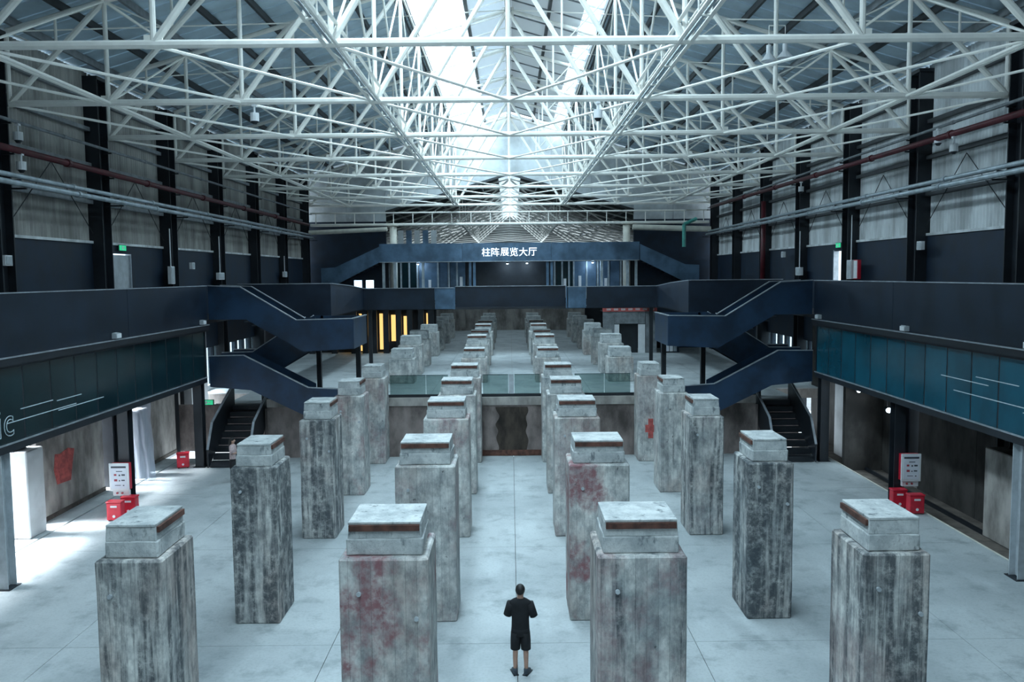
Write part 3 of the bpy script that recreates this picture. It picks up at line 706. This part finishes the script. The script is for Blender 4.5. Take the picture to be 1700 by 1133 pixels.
# ================================================================== FAR WALKWAY AND SIGN BRIDGE
wk = thing('cross_walkway', 'dark blue walkway with solid parapet crossing the hall below the sign', 'walkway', (0, 50, 5.6))
def wb(name, poly, z, mat):      # vertical sheet along a plan line, varying top/bottom
    (xa, ya, b0, t0), (xb, yb, b1, t1) = poly
    d = Vector((xb-xa, yb-ya, 0)).normalized(); nrm = Vector((-d.y, d.x, 0))*.06
    v = [(xa, ya-50, b0-5.6), (xb, yb-50, b1-5.6), (xb, yb-50, t1-5.6), (xa, ya-50, t0-5.6)]
    v2 = [(x+nrm.x, y+nrm.y, zz) for x, y, zz in v]
    m = MB().add(v+v2, [(0, 1, 2, 3), (7, 6, 5, 4), (0, 4, 5, 1), (1, 5, 6, 2), (2, 6, 7, 3), (3, 7, 4, 0)]); m.build(name, mat, wk)
    MB().beam((xa, ya-50, t0-5.58), (xb, yb-50, t1-5.58), .14, .035).build('top_rail', 'edge', wk)
for s in (-1, 1):
    wb('parapet_panel', [(s*8.5, 40, 5.72, 7.26), (s*12.9, 40, 5.72, 7.26)], 0, 'navy')
    wb('parapet_panel', [(s*8.5, 40, 5.72, 7.26), (s*8.6, 45, 5.72, 7.1)], 0, 'navy')
    wb('parapet_panel', [(s*8.6, 45, 5.72, 7.1), (s*8.7, 50, 5.68, 6.86)], 0, 'navy')
    wb('parapet_panel', [(s*8.7, 50, 5.62, 6.86), (s*4.5, 50, 5.62, 6.86)], 0, 'navy')
    wb('parapet_panel', [(s*4.47, 50, 5.62, 6.86), (s*3.35, 50, 5.62, 6.86)], 0, 'steelblue')
    MB().box(s*8.6, s*14.9, -9.9, -8.2, .0, .12).build('deck', 'black', wk)
    MB().box(s*8.76, s*10.2, -8.2, 12, .0, .12).build('deck', 'black', wk)
    MB().box(s*12.4, s*14.9, -8.2, 12, .0, .12).build('deck', 'black', wk)
    MB().box(s*12.36, s*12.4, -8.2, 10, .0, 1.5).build('parapet_panel', 'navy', wk)
    MB().box(s*3.28, s*3.40, -.06, .06, -.0, 1.3).build('post', 'steelblue', wk)
    for x in (8.4,): MB().box(s*x-.1, s*x+.1, .3, .5, UF-5.6, 0).build('post', 'black', wk)
wb('parapet_panel', [(-3.3, 50.6, 5.62, 6.92), (3.3, 50.6, 5.62, 6.92)], 0, 'navy')
MB().box(-8.7, 8.7, .1, 2.6, -.02, .1).build('deck', 'black', wk)
MB().box(-8.7, 8.7, 9.4, 12.3, -.02, .1).build('deck', 'black', wk)
for s in (-1, 1):      # side gallery beyond the stairs
    MB().box(s*12.3, s*14.9, -16.0, -9.9, .15, .3).build('deck', 'black', wk)

sb = thing('sign_bridge', 'dark blue footbridge carrying white Chinese characters above the walkway', 'footbridge', (0, 60, 8.6))
for a, b in ((-9.25, -3.4), (-3.38, 2.9), (2.92, 9.15)):
    MB().box(a, b, -.05, .05, 0, 1.27).build('parapet_panel', 'steelblue', sb)
MB().box(-9.25, 9.15, .05, 1.9, .0, .12).build('deck', 'black', sb)
MB().box(-9.25, 9.15, -.09, .03, -.05, .0).build('bottom_edge', 'edge', sb)
MB().box(-9.25, 9.15, 1.85, 1.95, 0, 1.2).build('parapet_panel', 'navy', sb)
for s in (-1, 1):
    poly = [(9.2, 1.1), (12.4, -.35), (13.4, -.4), (13.4, -1.55), (12.2, -1.5), (9.2, .0)]
    MB().prism(mir(poly, s), 'y', -.04, .04).build('flight_parapet', 'steelblue', sb)
    MB().prism(mir(poly, s), 'y', 1.7, 1.78).build('flight_parapet', 'navy', sb)
    for i in range(9): MB().box(s*(9.25+i*.33), s*(9.58+i*.33), .05, 1.7, -.05-i*.155, .0-i*.155).build('step', 'black', sb)
for x in (-9.0, -8.2, -6.2, -2.85, -2.55, 2.65, 2.95, 6.5, 8.35, 8.95):
    MB().box(x-.09, x+.09, .1, .3, -2.85, 0).build('post', 'steelblue' if abs(x) < 3.2 else 'pipe', sb)
# characters
tw = 3.95/6; x = -2.03
for ch in '柱阵展览大厅':
    me = text_mesh(ch, .70, .015); me.materials.clear(); me.materials.append(M['letter'])
    if len(me.vertices):
        x0, x1, y0_, y1_ = center(me)
        o = link('character', me, sb); o.rotation_euler = (R(90), 0, 0)
        k = .60/max(x1-x0, y1_-y0_); o.scale = (k, k, 1)
        o.location = (x-k*(x0+x1)/2+tw/2, -.07, .63-k*(y0_+y1_)/2)
    x += tw
# partition behind the walkway
pt = structE('wall_partition', 'dark partition with blue glass bays behind the walkway')
for i, (a, b, m) in enumerate(((-15, -9.3, 'navyw'), (-8.8, -6.9, 'tealglass'), (-6.7, -4.6, 'steelblue'), (-4.4, -3.3, 'steelblue'), (-3.2, 3.2, 'black'), (3.3, 4.6, 'tealglass'), (4.7, 6.3, 'steelblue'), (6.5, 8.0, 'steelblue'), (8.2, 9.1, 'black'), (9.2, 15, 'navyw'))):
    MB().box(a, b, 62.05, 62.2, 5.8, 8.55).build('bay_panel', m, pt)
for x in (-8.85, -8.0, -7.4, -6.8, -5.3, -4.5, -3.9, 3.25, 3.8, 4.3, 4.65, 5.6, 6.4, 7.2, 8.1):
    MB().box(x-.06, x+.06, 61.95, 62.1, 5.8, 8.55).build('mullion', 'pipe', pt)
for i, x in enumerate((-5.9, -3.6, 4.0, 5.1, 7.0)):
    MB().box(x-.1, x+.1, 61.93, 62.04, 5.9, 7.3+.2*(i % 2)).build('pale_panel', 'plastic', pt)
# lit things behind the walkway
for k, (x, wd) in enumerate(((-10.35, .52), (-9.55, .52))):
    ls = thing('display_screen', 'small glowing blue-white screen behind the walkway, %s of two' % ('left', 'right')[k], 'screen', (x, 57.5, 6.75), 'glowing screens')
    MB().box(-wd/2-.04, wd/2+.04, -.03, .05, -.04, .62).build('frame', 'black', ls)
    MB().box(-wd/2, wd/2, -.04, -.028, 0, .58).build('screen', 'cool', ls)
    MB().box(-.04, .04, -.02, .04, -1.05, -.04).build('stand', 'black', ls)
for k, (x, z) in enumerate(((-6.6, 8.42), (-.2, 8.40), (1.2, 8.42), (5.9, 8.42))):
    dl = thing('downlight', 'tiny glowing downlight under the sign bridge, %s from the left' % ORD[k], 'lamp', (x, 60.6, z), 'downlights under the sign bridge')
    MB().tube((0, 0, .02), (0, 0, .18), .09, 10).build('housing', 'black', dl); MB().tube((0, 0, -.02), (0, 0, .02), .075, 10).build('lens', 'spot', dl)
    l = bpy.data.lights.new('downlight_light', 'POINT'); l.energy = 45; l.shadow_soft_size = .08; l.color = (.55, .78, 1); lo = bpy.data.objects.new('downlight_light', l); COL.objects.link(lo); lo.location = (x, 60.6, z-.12)

# ---- end frame columns and girder
for s in (-1, 1):
    c = thing('round_column', 'cream round steel column at the far %s of the hall' % SIDE[s], 'column', (s*8.45, 61.5, 5.8), 'cream round columns')
    MB().tube((0, 0, 0), (0, 0, 5.45), .27, 16).build('shaft', 'cream', c, True); MB().box(-.36, .36, -.36, .36, 5.4, 5.5).build('cap_plate', 'cream', c); MB().box(-.4, .4, -.4, .4, 0, .05).build('base_plate', 'cream', c)
gd = thing('crane_girder', 'pale open girder with two rails spanning the far end', 'girder', (0, 61.4, 11.3))
MB().tube((-14.4, 0, 0), (14.4, 0, 0), .11, 8).build('lower_rail', 'white', gd)
MB().tube((-14.4, 0, .85), (14.4, 0, .85), .06, 8).build('upper_rail', 'white', gd)
for k in range(21): MB().tube((-14+k*1.4, 0, 0), (-14+k*1.4, 0, .85), .035, 6).build('upright', 'white', gd)
bar('duct_pipe', (-14.4, 60.9, 10.75), (-8.8, 60.9, 10.95), .16, 'cream', 'fat pale pipe at the far left beside the round column', 'pipe', None, 12)
bar('duct_pipe', (8.8, 60.9, 10.95), (14.4, 60.9, 10.75), .2, 'cream', 'fat pale pipe at the far right beside the round column', 'pipe', None, 12)
gp = thing('green_pipe', 'green bent pipe rising at the far right end', 'pipe', (12.45, 60.7, 9.5))
MB().tube((0, 0, 0), (0, 0, 1.6), .13, 10).build('riser', 'green', gp); MB().tube((0, 0, 1.6), (.9, 0, 2.0), .13, 10).build('bend', 'green', gp)

# ---- hall beyond the gable opening
fr = structE('ceiling_beyond', 'low pitched roof of the hall beyond the gable opening')
for s in (-1, 1):
    for k in range(12):
        y = YE+.3+k*4
        MB().prism(mir([(.85, far_z(.85)+.3), (15, far_z(15)+.3), (15, far_z(15)+.36), (.85, far_z(.85)+.36)], s), 'y', y, y+3.98).build('roof_sheet', 'rooffar', fr)
    for x in (2.2, 3.9, 5.6, 7.3, 9.0): MB().box(s*x-.05, s*x+.05, YE+.3, 110, far_z(x)+.1, far_z(x)+.28).build('purlin', 'purlin', fr)
struct(MB().box(-15, 15, 111, 111.3, UF, 16).build('wall_beyond', 'rooffar'), 'dark end wall of the hall beyond')
ft = None
for k in range(10):
    lab = 'white roof truss of the hall beyond, %s from the gable opening' % ORD[k]
    if ft is None:
        ft = thing('far_roof_truss', lab, 'roof truss', (0, 0, 0), 'roof trusses of the hall beyond'); t = ft
        for s in (-1, 1):
            MB().tube((0, 0, 15.05), (s*14, 0, far_z(14)+.05), .07, 6).build('top_chord', 'white', ft)
            MB().tube((0, 0, 11.9), (s*14, 0, 10.9), .032, 6).build('bottom_chord', 'white', ft)
            MB().tube((s*3.9, 0, 11.7), (0, 0, 15.0), .07, 6).build('diagonal_strut', 'white', ft)
            MB().tube((s*3.9, 0, 11.7), (s*3.9, 0, far_z(3.9)), .05, 6).build('vertical_strut', 'white', ft)
            MB().tube((s*7.8, 0, 11.35), (s*3.9, 0, far_z(3.9)), .05, 6).build('diagonal_strut', 'white', ft)
    else: t = copy_tree(ft); t['label'] = lab
    t.location = (0, 66.0+k*4.4, 0)
for s in (-1, 1):
    bar('far_tie', (s*3.9, 64, 11.7), (s*3.9, 109, 11.7), .1, 'white', 'long white tie along the %s nodes of the trusses beyond the gable' % SIDE[s], 'steel tie', None, 8)
wn = structE('window_3', 'narrow bright rooflight at the ridge of the hall beyond')
for k in range(11):
    for s in (-1, 1):
        MB().box(s*.1, s*.84, 64+k*4, 67.8+k*4, 15.0, 15.02).build('pane', 'pane', wn)
# pale window bays above the sign bridge on the left
pb = structE('window_4', 'tall bluish window bays in the hall beyond on the left')
for k in range(5): MB().box(-8.4+k*.62, -8.4+k*.62+.42, 63.6, 63.7, 9.0, 11.0).build('pane', 'steelblue' if k % 2 else 'gable', pb)

# ---- warm lit slatted room on the raised floor, left
wr = structE('wall_slatted_room', 'dark slatted room front with warm light inside')
for k, x in enumerate((-14.2, -12.6, -11.2, -10.4, -9.75, -8.9, -8.0, -7.2, -6.4, -5.7)):
    MB().box(x-.2, x+.2, 60.0, 60.3, UF, 5.5).build('slat', 'black', wr)
MB().box(-14.8, -5.4, 60.0, 60.4, 5.2, 5.6).build('head_beam', 'black', wr)
for (x0, x1, z0, z1) in ((-12.1, -11.75, 2.4, 3.6), (-10.2, -9.95, 3.3, 4.9), (-9.5, -9.12, 2.3, 4.9), (-8.65, -8.3, 2.9, 4.8), (-7.75, -7.45, 2.5, 4.7), (-6.1, -5.95, 3.2, 4.9)):
    MB().box(x0, x1, 61.0, 61.04, z0, z1).build('lit_pane', 'warm', wr)
MB().prism([(-11.0, 4.9), (-10.42, 4.9), (-10.42, 4.0)], 'y', 61.0, 61.04).build('lit_pane', 'warm', wr)
MB().prism([(-11.2, 2.2), (-10.3, 2.2), (-11.2, 2.9)], 'y', 61.0, 61.04).build('lit_pane', 'warm', wr)
MB().box(-14.8, -5.4, 61.1, 61.3, UF, 5.5).build('back_panel', 'black', wr)
# ---- booth on the raised floor, right
bo = thing('booth', 'grey panelled booth with a black doorway and reddish header, right of the pillars', 'booth', (8.4, 58.5, UF))
for (a, b, z0, z1, m) in ((-2.0, -1.2, 0, 2.9, 'purlin'), (-1.2, -.85, 0, 2.0, 'plastic'), (-1.2, .45, 2.05, 2.9, 'purlin'), (.45, .95, 0, 2.0, 'plastic'), (.45, .95, 2.05, 2.9, 'purlin'), (.97, 1.75, 0, 2.9, 'purlin')):
    MB().box(a+.01, b-.01, 0, .12, z0, z1).build('panel', m, bo)
MB().box(-.85, .45, .3, .35, 0, 2.05).build('doorway', 'black', bo)
MB().box(-2.0, 1.75, -.1, .2, 2.9, 3.2).build('header', 'redpaint', bo)
MB().box(-2.0, 1.75, .12, 2.0, 2.88, 2.95).build('roof', 'black', bo)
for k in range(7): MB().box(-1.75+k*.5, -1.45+k*.5, -.115, -.1, 2.98, 3.12).build('header_panel', 'pink', bo)
wd = structE('window_5', 'bright curtained window strips right of the booth')
for k in range(4): MB().box(10.5+k*.27, 10.72+k*.27, 58.4, 58.44, UF+.1, 4.6).build('pane', ('plastic', 'sheet', 'plastic', 'pipe')[k], wd)
MB().box(10.4, 11.7, 58.46, 58.6, UF, 4.8).build('window_frame', 'navy', wd)

# ================================================================== PIPES ALONG THE WALLS
def run(name, label, cat, x, z, r, mat, y0=12.5, y1=60.0, slope=0, brackets=True, n=10):
    t = thing(name, label, cat, (x, y0, z))
    m = MB().tube((0, 0, 0), (0, y1-y0, slope), r, n); m.build('pipe_run', mat, t, True)
    if brackets:
        sx = 1 if x > 0 else -1
        y = COLY[1]
        for yc in COLY[1:]:
            MB().box(sx*-.02, sx*(14.5-abs(x)+.02), yc-y0-.03, yc-y0+.03, -r-.05+slope*(yc-y0)/(y1-y0), -r+slope*(yc-y0)/(y1-y0)).build('bracket', 'black', t)
    for k in range(int((y1-y0)/6)):
        yy_ = 3+k*6; zz = slope*yy_/(y1-y0)
        MB().tube((0, yy_-.08, zz), (0, yy_+.08, zz), r*1.35, n).build('coupling', mat, t)
    return t
run('fire_pipe', 'dark red fire pipe running along the left wall columns', 'pipe', -14.2, 11.35, .10, 'red', slope=-.1)
run('fire_pipe', 'dark red fire pipe running along the right wall columns', 'pipe', 14.2, 11.85, .10, 'red', slope=.4)
for s in (-1, 1):
    run('grey_pipe', 'upper of two parallel galvanised pipes along the %s wall' % SIDE[s], 'pipe', s*14.05, 10.55, .075, 'pipe')
    run('grey_pipe', 'lower of two parallel galvanised pipes along the %s wall' % SIDE[s], 'pipe', s*13.9, 10.32, .085, 'pipe')
    run('thin_pipe', 'thin grey pipe high along the %s wall above the red pipe' % SIDE[s], 'pipe', s*14.25, 12.15 if s < 0 else 12.35, .05, 'purlin', n=8)
rv = thing('red_riser', 'dark red vertical fire riser against a right wall column', 'pipe', (14.3, 47.9, 6.0)); MB().tube((0, 0, 0), (0, 0, 5.6), .14, 12).build('riser', 'red', rv, True); MB().tube((0, 0, .3), (0, 0, .42), .2, 12).build('flange', 'red', rv)

# ================================================================== SMALL THINGS ON WALLS AND TRUSSES
def wall_box(s, y, z, w, h, label, mat='plastic', conduit=None, name='wall_box', cat='box'):
    t = thing(name, label, cat, (s*14.40, y, z))
    MB().box(s*.02, s*.16, -w/2, w/2, 0, h).build('body', mat, t)
    MB().box(s*0, s*.02, -w/2+.03, w/2-.03, .03, h-.03).build('cover', 'greybox' if mat == 'plastic' else 'plastic', t)
    if conduit: MB().tube((s*.1, 0, h), (s*.1, 0, h+conduit), .025, 6).build('conduit', 'plastic', t)
    return t
wall_box(-1, 24.4, 8.0, .35, .3, 'small white emergency lamp box on the nearest black left column')
wall_box(-1, 36.2, 7.35, .4, .75, 'tall white cabinet on the left wall with a conduit rising from it', 'plastic', 1.6, 'electrical_cabinet', 'cabinet')
wall_box(-1, 38.6, 8.0, .3, .3, 'small white box on the left wall right of the tall cabinet')
wall_box(-1, 42.3, 7.5, .8, .35, 'wide white junction box on the left wall with conduit', 'plastic', 1.8, 'junction_box')
wall_box(-1, 54.4, 7.6, .6, .35, 'white junction box at the far end of the left wall', 'plastic', 1.0, 'junction_box')
wall_box(1, 29.9, 8.35, .3, .3, 'small white lamp box on the nearest right column')
wall_box(1, 36.0, 7.3, .5, .8, 'white cabinet beside the bright right doorway with conduit', 'plastic', 1.9, 'electrical_cabinet', 'cabinet')
wall_box(1, 35.3, 7.3, .4, .8, 'red fire cabinet next to the white cabinet on the right wall', 'redbox', None, 'fire_cabinet', 'cabinet')
wall_box(1, 42.4, 7.45, .7, .4, 'white junction box on the right wall with bent conduit', 'plastic', 1.8, 'junction_box')
wall_box(1, 44.9, 8.4, .3, .3, 'small white lamp box on the right wall left of the junction box')
def exit_sign(loc, label, face):
    t = thing('exit_sign', label, 'exit sign', loc); s = 1 if loc[0] > 0 else -1
    if face == 'x':
        MB().box(s*.02, s*.08, -.3, .3, 0, .24).build('housing', 'black', t); MB().box(0, s*.02, -.27, .27, .02, .22).build('lit_face', 'exit', t)
        MB().box(-s*.004, 0, -.06, .02, .05, .19).box(-s*.004, 0, .06, .16, .1, .14).build('running_figure', 'plastic', t)
    else:
        MB().box(-.3, .3, .02, .08, 0, .24).build('housing', 'black', t); MB().box(-.27, .27, 0, .02, .02, .22).build('lit_face', 'exit', t)
        MB().box(-.06, .02, -.004, 0, .05, .19).box(.06, .16, -.004, 0, .1, .14).build('running_figure', 'plastic', t)
exit_sign((-14.82, 32.5, 8.65), 'green lit exit sign above the left gallery door', 'x')
exit_sign((14.82, 38.3, 8.68), 'green lit exit sign above the bright right doorway', 'x')
exit_sign((-13.3, 36.5, 2.05), 'green lit exit sign low on the left behind the stair', 'y')
def cctv(loc, label, rz=0):
    t = thing('security_camera', label, 'camera', loc, None, rz)
    MB().box(-.06, .06, -.06, .06, .3, .36).build('mount', 'plastic', t); MB().tube((0, 0, .1), (0, 0, .3), .03, 8).build('stem', 'plastic', t)
    MB().tube((0, 0, -.12), (0, 0, .12), .13, 12, .13).build('body', 'plastic', t, False); MB().tube((0, 0, -.2), (0, 0, -.12), .05, 10, .11).build('dome', 'black', t)
cctv((-14.2, 24.9, 10.9), 'white dome camera hanging under the red pipe at the far left')
cctv((-14.25, 24.9, 11.75), 'white camera head above the red pipe at the far left')
cctv((14.2, 27.3, 11.52), 'white dome camera under the red pipe on the right')
cctv((14.25, 28.4, 11.95), 'small white dome camera above the red pipe on the right')
cctv((14.2, 41.5, 11.64), 'small white camera farther along the right red pipe')
cctv((-7.4, TY[1], 12.25), 'white camera under the second roof truss on the left')
cctv((2.6, TY[1], 12.25), 'small white camera near the middle under the roof')
def pendant(x, y, zc, zt, label, r):
    t = thing('pendant_lamp', label, 'lamp', (x, y, zc), 'pendant cone lamps')
    MB().tube((0, 0, .35), (0, 0, zt-zc), .012, 5).build('rod', 'white', t); MB().tube((0, 0, .2), (0, 0, .45), .07, 10).build('lamp_holder', 'plastic', t); MB().tube((0, 0, zt-zc), (7.75-x, 0, zt-zc), .018, 6).build('arm', 'white', t)
    MB().tube((0, 0, 0), (0, 0, .22), r, 16, .07).build('shade', 'plastic', t, False); MB().tube((0, 0, -.03), (0, 0, .02), r*.6, 12).build('diffuser', 'sheet', t)
pendant(7.55, TY[1], 13.72, 14.72, 'left and smaller of two white cone lamps hanging from a truss on the right', .22)
pendant(8.02, TY[1], 13.78, 14.72, 'right and larger of two white cone lamps hanging from a truss on the right', .28)
# spot lamps in the dark right aisle
for k, (x, y, z) in enumerate(((13.6, 33.0-.3, 2.95), (13.75, 30.4, 2.55))):
    t = thing('spot_lamp', '%s glowing spot lamp in the dark right aisle' % ('smaller', 'larger')[k], 'lamp', (x, y, z), 'spot lamps in the right aisle')
    MB().tube((0, .05, 0), (0, .25, .05), .09, 10).build('housing', 'black', t); MB().tube((0, .0, 0), (0, .05, 0), .07+.02*k, 10).build('lens', 'spot', t); MB().tube((0, .15, .05), (0, .15, 3.35-z+.02), .012, 5).build('hanger', 'black', t)
    l = bpy.data.lights.new('spot_lamp_light', 'POINT'); l.energy = 4; l.shadow_soft_size = .08; l.color = (.8, .9, 1); lo = bpy.data.objects.new('spot_lamp_light', l); COL.objects.link(lo); lo.location = (x, y-.15, z)

# ================================================================== NOTICE BOARDS AND FIRE BOXES
def notice(x, y, z, label, s):
    t = thing('notice_board', label, 'notice board', (x, y, z))
    MB().box(-.29, .29, -.04, .18, 0, .85).build('cabinet', 'redbox', t)
    MB().box(-.31, .31, -.09, -.04, -.02, .87).build('frame', 'plastic', t)
    MB().box(-.25, .25, -.1, -.09, .05, .80).build('printed_sheet', 'sheet', t)
    MB().box(-.24, .24, -.104, -.1, .72, .78).build('header_bar', 'ink', t)
    for (a, b, c, d, m) in ((-.08, .12, .60, .625, 'ink'), (-.15, -.07, .47, .53, 'redink'), (0, .05, .46, .51, 'ink'), (.09, .2, .47, .52, 'ink'), (-.15, -.05, .29, .36, 'redink'), (.0, .04, .29, .33, 'ink'), (.08, .19, .30, .34, 'ink'), (-.13, .06, .15, .17, 'ink'), (.12, .17, .14, .17, 'ink')):
        MB().box(a, b, -.103, -.1, c, d).build('print_mark', m, t)
    MB().box(-.24, .27, -.02, .1, -.2, -.03).build('alarm_plate', 'plastic', t)
    for a in (-.1, .06): MB().tube((a, -.02, -.11), (a, -.045, -.11), .035, 10).build('alarm_button', 'redink', t)
def firebox(x, y, label, rz=0):
    t = thing('extinguisher_box', label, 'fire box', (x, y, 0), 'red extinguisher boxes', rz)
    o = MB().box(-.23, .23, -.14, .14, .03, .58).build('body', 'redbox', t); bevel_mesh(o.data, .02)
    o = MB().box(-.245, .245, -.155, .155, .58, .63).build('lid', 'redbox', t); bevel_mesh(o.data, .012)
    MB().box(-.1, .1, -.15, -.14, .44, .50).build('label_plate', 'plastic', t); MB().tube((0, -.14, .16), (0, -.15, .16), .045, 12).build('emblem', 'plastic', t)
    for a in (-.17, .17): MB().box(a-.03, a+.03, -.1, .1, 0, .03).build('foot', 'black', t)
notice(-12.62, 26.75, .82, 'white notice on a red cabinet fixed to a left gallery post', -1)
firebox(-12.50, 26.1, 'front red extinguisher box below the left notice', .0)
firebox(-12.32, 26.7, 'rear red extinguisher box behind another by the left post', .0)
notice(12.82, 26.75, .88, 'white notice on a red cabinet fixed to a right gallery post', 1)
firebox(12.66, 26.0, 'front red extinguisher box below the right notice', .0)
firebox(12.42, 26.65, 'rear red extinguisher box behind another by the right post', .0)
firebox(-13.2, 33.4, 'red extinguisher box beside the bright far left opening', .3)
# clear plastic sheet hanging in the left opening
m = MB(); nn = 18
v = []; f = []
for i in range(nn+1):
    for j in range(9):
        v.append((-14.62+i*1.15/nn, 31.3+.09*math.sin(i*1.1+j*.7)+.05*math.sin(j*2.1+i*.4), .02+j*3.8/8))
for i in range(nn):
    for j in range(8): f.append((i*9+j, (i+1)*9+j, (i+1)*9+j+1, i*9+j+1))
o = m.add(v, f).build('plastic_sheet', 'film', None, True); tag(o, 'crumpled clear plastic sheet hanging in a left wall opening', 'plastic sheet')

# ================================================================== PEOPLE
def skin_mesh(name, verts, edges, radii, root, mat, sub=1):
    me = bpy.data.meshes.new(name); me.from_pydata(verts, edges, [])
    ob = bpy.data.objects.new(name, me); COL.objects.link(ob)
    md = ob.modifiers.new('skin', 'SKIN'); md.use_smooth_shade = True
    for i, r in enumerate(radii):
        me.skin_vertices[0].data[i].radius = (r, r) if not isinstance(r, tuple) else r
        me.skin_vertices[0].data[i].use_root = (i == root)
    sd = ob.modifiers.new('sub', 'SUBSURF'); sd.levels = sub; sd.render_levels = sub
    dg = bpy.context.evaluated_depsgraph_get(); out = bpy.data.meshes.new_from_object(ob.evaluated_get(dg))
    bpy.data.objects.remove(ob); out.materials.clear(); out.materials.append(M[mat])
    for p in out.polygons: p.use_smooth = True
    return out
def person(name, label, loc, rz, shirt, hand_l, hand_r, elbow_l, elbow_r, long_hair=False, sc=1.0, lean=0):
    t = thing(name, label, 'person', loc, None, rz); t.scale = (sc,)*3
    V = []; E = []; Rr = []
    def a(p, r, link_to=None):
        V.append(p); Rr.append(r)
        if link_to is not None: E.append((link_to, len(V)-1))
        return len(V)-1
    pel = a((0, 0, .93), (.15, .11)); bel = a((0, .0, 1.08), (.135, .095), pel); che = a((0, .0, 1.28), (.16, .105), bel); shn = a((0, -.005, 1.42), (.12, .085), che)
    nk = a((0, .0, 1.50), .055, shn); hd = a((0, .02, 1.575), (.07, .085), nk); hm = a((0, .015, 1.65), (.078, .098), hd); ht = a((0, .0, 1.72), (.055, .065), hm)
    nose = a((0, .125, 1.615), .012, hm); 
    for sx in (-1, 1): a((sx*.086, .005, 1.62), (.012, .025), hm)
    for sx, el, ha in ((-1, elbow_l, hand_l), (1, elbow_r, hand_r)):
        s1 = a((sx*.18, -.005, 1.39), .055, shn); e1 = a(el, .043, s1)
        w = a(ha, .03, e1); d = (Vector(ha)-Vector(el)).normalized()
        pm_ = a(Vector(ha)+d*.07, (.038, .022), w)
        side = d.cross(Vector((0, 0, 1))).normalized()
        for i, (o_, ln) in enumerate(((-.03, .075), (-.01, .085), (.01, .08), (.03, .062))):
            b_ = Vector(ha)+d*.085+side*o_
            k1 = a(b_, .010, pm_); k2 = a(b_+d*ln*.5+Vector((0, 0, -.012)), .0095, k1); a(b_+d*ln*.8+Vector((0, 0, -.045)), .0085, k2)
        th = a(Vector(ha)+d*.03-side*sx*.035+Vector((0, 0, .02)), .012, w); a(Vector(ha)+d*.075-side*sx*.045+Vector((0, 0, .03)), .010, th)
        hp = a((sx*.09, 0, .86), .092, pel); kn = a((sx*.10, .02, .49), .056, hp); ca = a((sx*.103, -.01, .34), .052, kn); an = a((sx*.105, -.01, .09), .037, ca)
        a((sx*.12, .12, .035), (.035, .028), an)
    body = link('body', skin_mesh('body', V, E, Rr, pel, 'skin'), t)
    # shirt : torso + sleeves
    m = MB(); m.loft([(0, 0, .86, .175, .125), (0, 0, .95, .17, .122), (0, 0, 1.10, .165, .118), (0, 0, 1.28, .19, .125), (0, -.005, 1.38, .215, .125), (0, -.005, 1.435, .205, .11), (0, -.005, 1.475, .14, .095), (0, 0, 1.50, .07, .068)], 18)
    for sx, el in ((-1, elbow_l), (1, elbow_r)):
        p = Vector((sx*.165, -.005, 1.40)); q = p.lerp(Vector(el), .92); m.tube(p, q, .092, 12, .078)
    link('shirt', m.mesh('shirt', shirt, True), t)
    m = MB(); m.loft([(0, 0, .96, .168, .118), (0, 0, .86, .178, .13), (0, 0, .78, .185, .132)], 18)
    for sx in (-1, 1): m.loft([(sx*.085, 0, .84, .098, .125), (sx*.095, .005, .66, .098, .115), (sx*.10, .012, .50, .095, .105)], 14)
    link('shorts', m.mesh('shorts', 'cloth', True), t)
    for sx in (-1, 1):
        m = MB(); yaw = sx*-.35
        rings = []
        m.loft([(0, .05, .0, .048, .135), (0, .05, .03, .052, .14), (0, .04, .065, .048, .125), (0, -.01, .10, .045, .07), (0, -.012, .125, .042, .052)], 14)
        so = link('shoe', m.mesh('shoe', 'shoe', True), t, (sx*.108, 0, 0)); so.rotation_euler = (0, 0, yaw)
        MB().box(-.05, .05, -.085, .19, -.0, .018).build('sole', 'plastic' if False else 'black', so)
    bm = bmesh.new(); bmesh.ops.create_icosphere(bm, subdivisions=3, radius=1)
    for v_ in bm.verts:
        c = v_.co
        front = c.y > .25 and c.z < .35
        k = .86 if front else 1.0
        v_.co = Vector((c.x*.094*k, c.y*.112*k-.004, c.z*.105+1.66))
        if c.z < -.55: v_.co.z = 1.66-.55*.105
        v_.co += Vector((noise.noise(c*5), noise.noise(c*5+Vector((3, 0, 0))), noise.noise(c*5+Vector((0, 4, 0)))))*.006
    me = bpy.data.meshes.new('hair'); bm.to_mesh(me); bm.free(); me.materials.append(M['hair'])
    for p in me.polygons: p.use_smooth = True
    hr = link('hair', me, t)
    if long_hair:
        MB().loft([(0, -.05, 1.70, .09, .07), (0, -.07, 1.55, .10, .06), (0, -.09, 1.40, .11, .05), (0, -.10, 1.22, .09, .035), (0, -.10, 1.15, .04, .02)], 14).build('hair_length', 'hair', hr, True)
    for sx in (-1, 1): MB().tube((sx*.032, .09, 1.632), (sx*.032, .108, 1.632), .012, 8).build('eye', 'eye', t)
    return t
person('person', 'person in black t-shirt and shorts seen from behind, standing in the aisle', (.13, 15.55, .0), R(-4), 'cloth',
       (-.10, .27, 1.12), (.13, .26, 1.10), (-.255, .03, 1.13), (.265, .02, 1.12))
person('person', 'person with long dark hair and pale pink top, half hidden behind a far left pillar', (-10.40, 31.0, 0), R(-85), 'pink',
       (-.12, .30, 1.15), (.10, .30, 1.20), (-.24, .06, 1.12), (.24, .06, 1.15), True, .95)
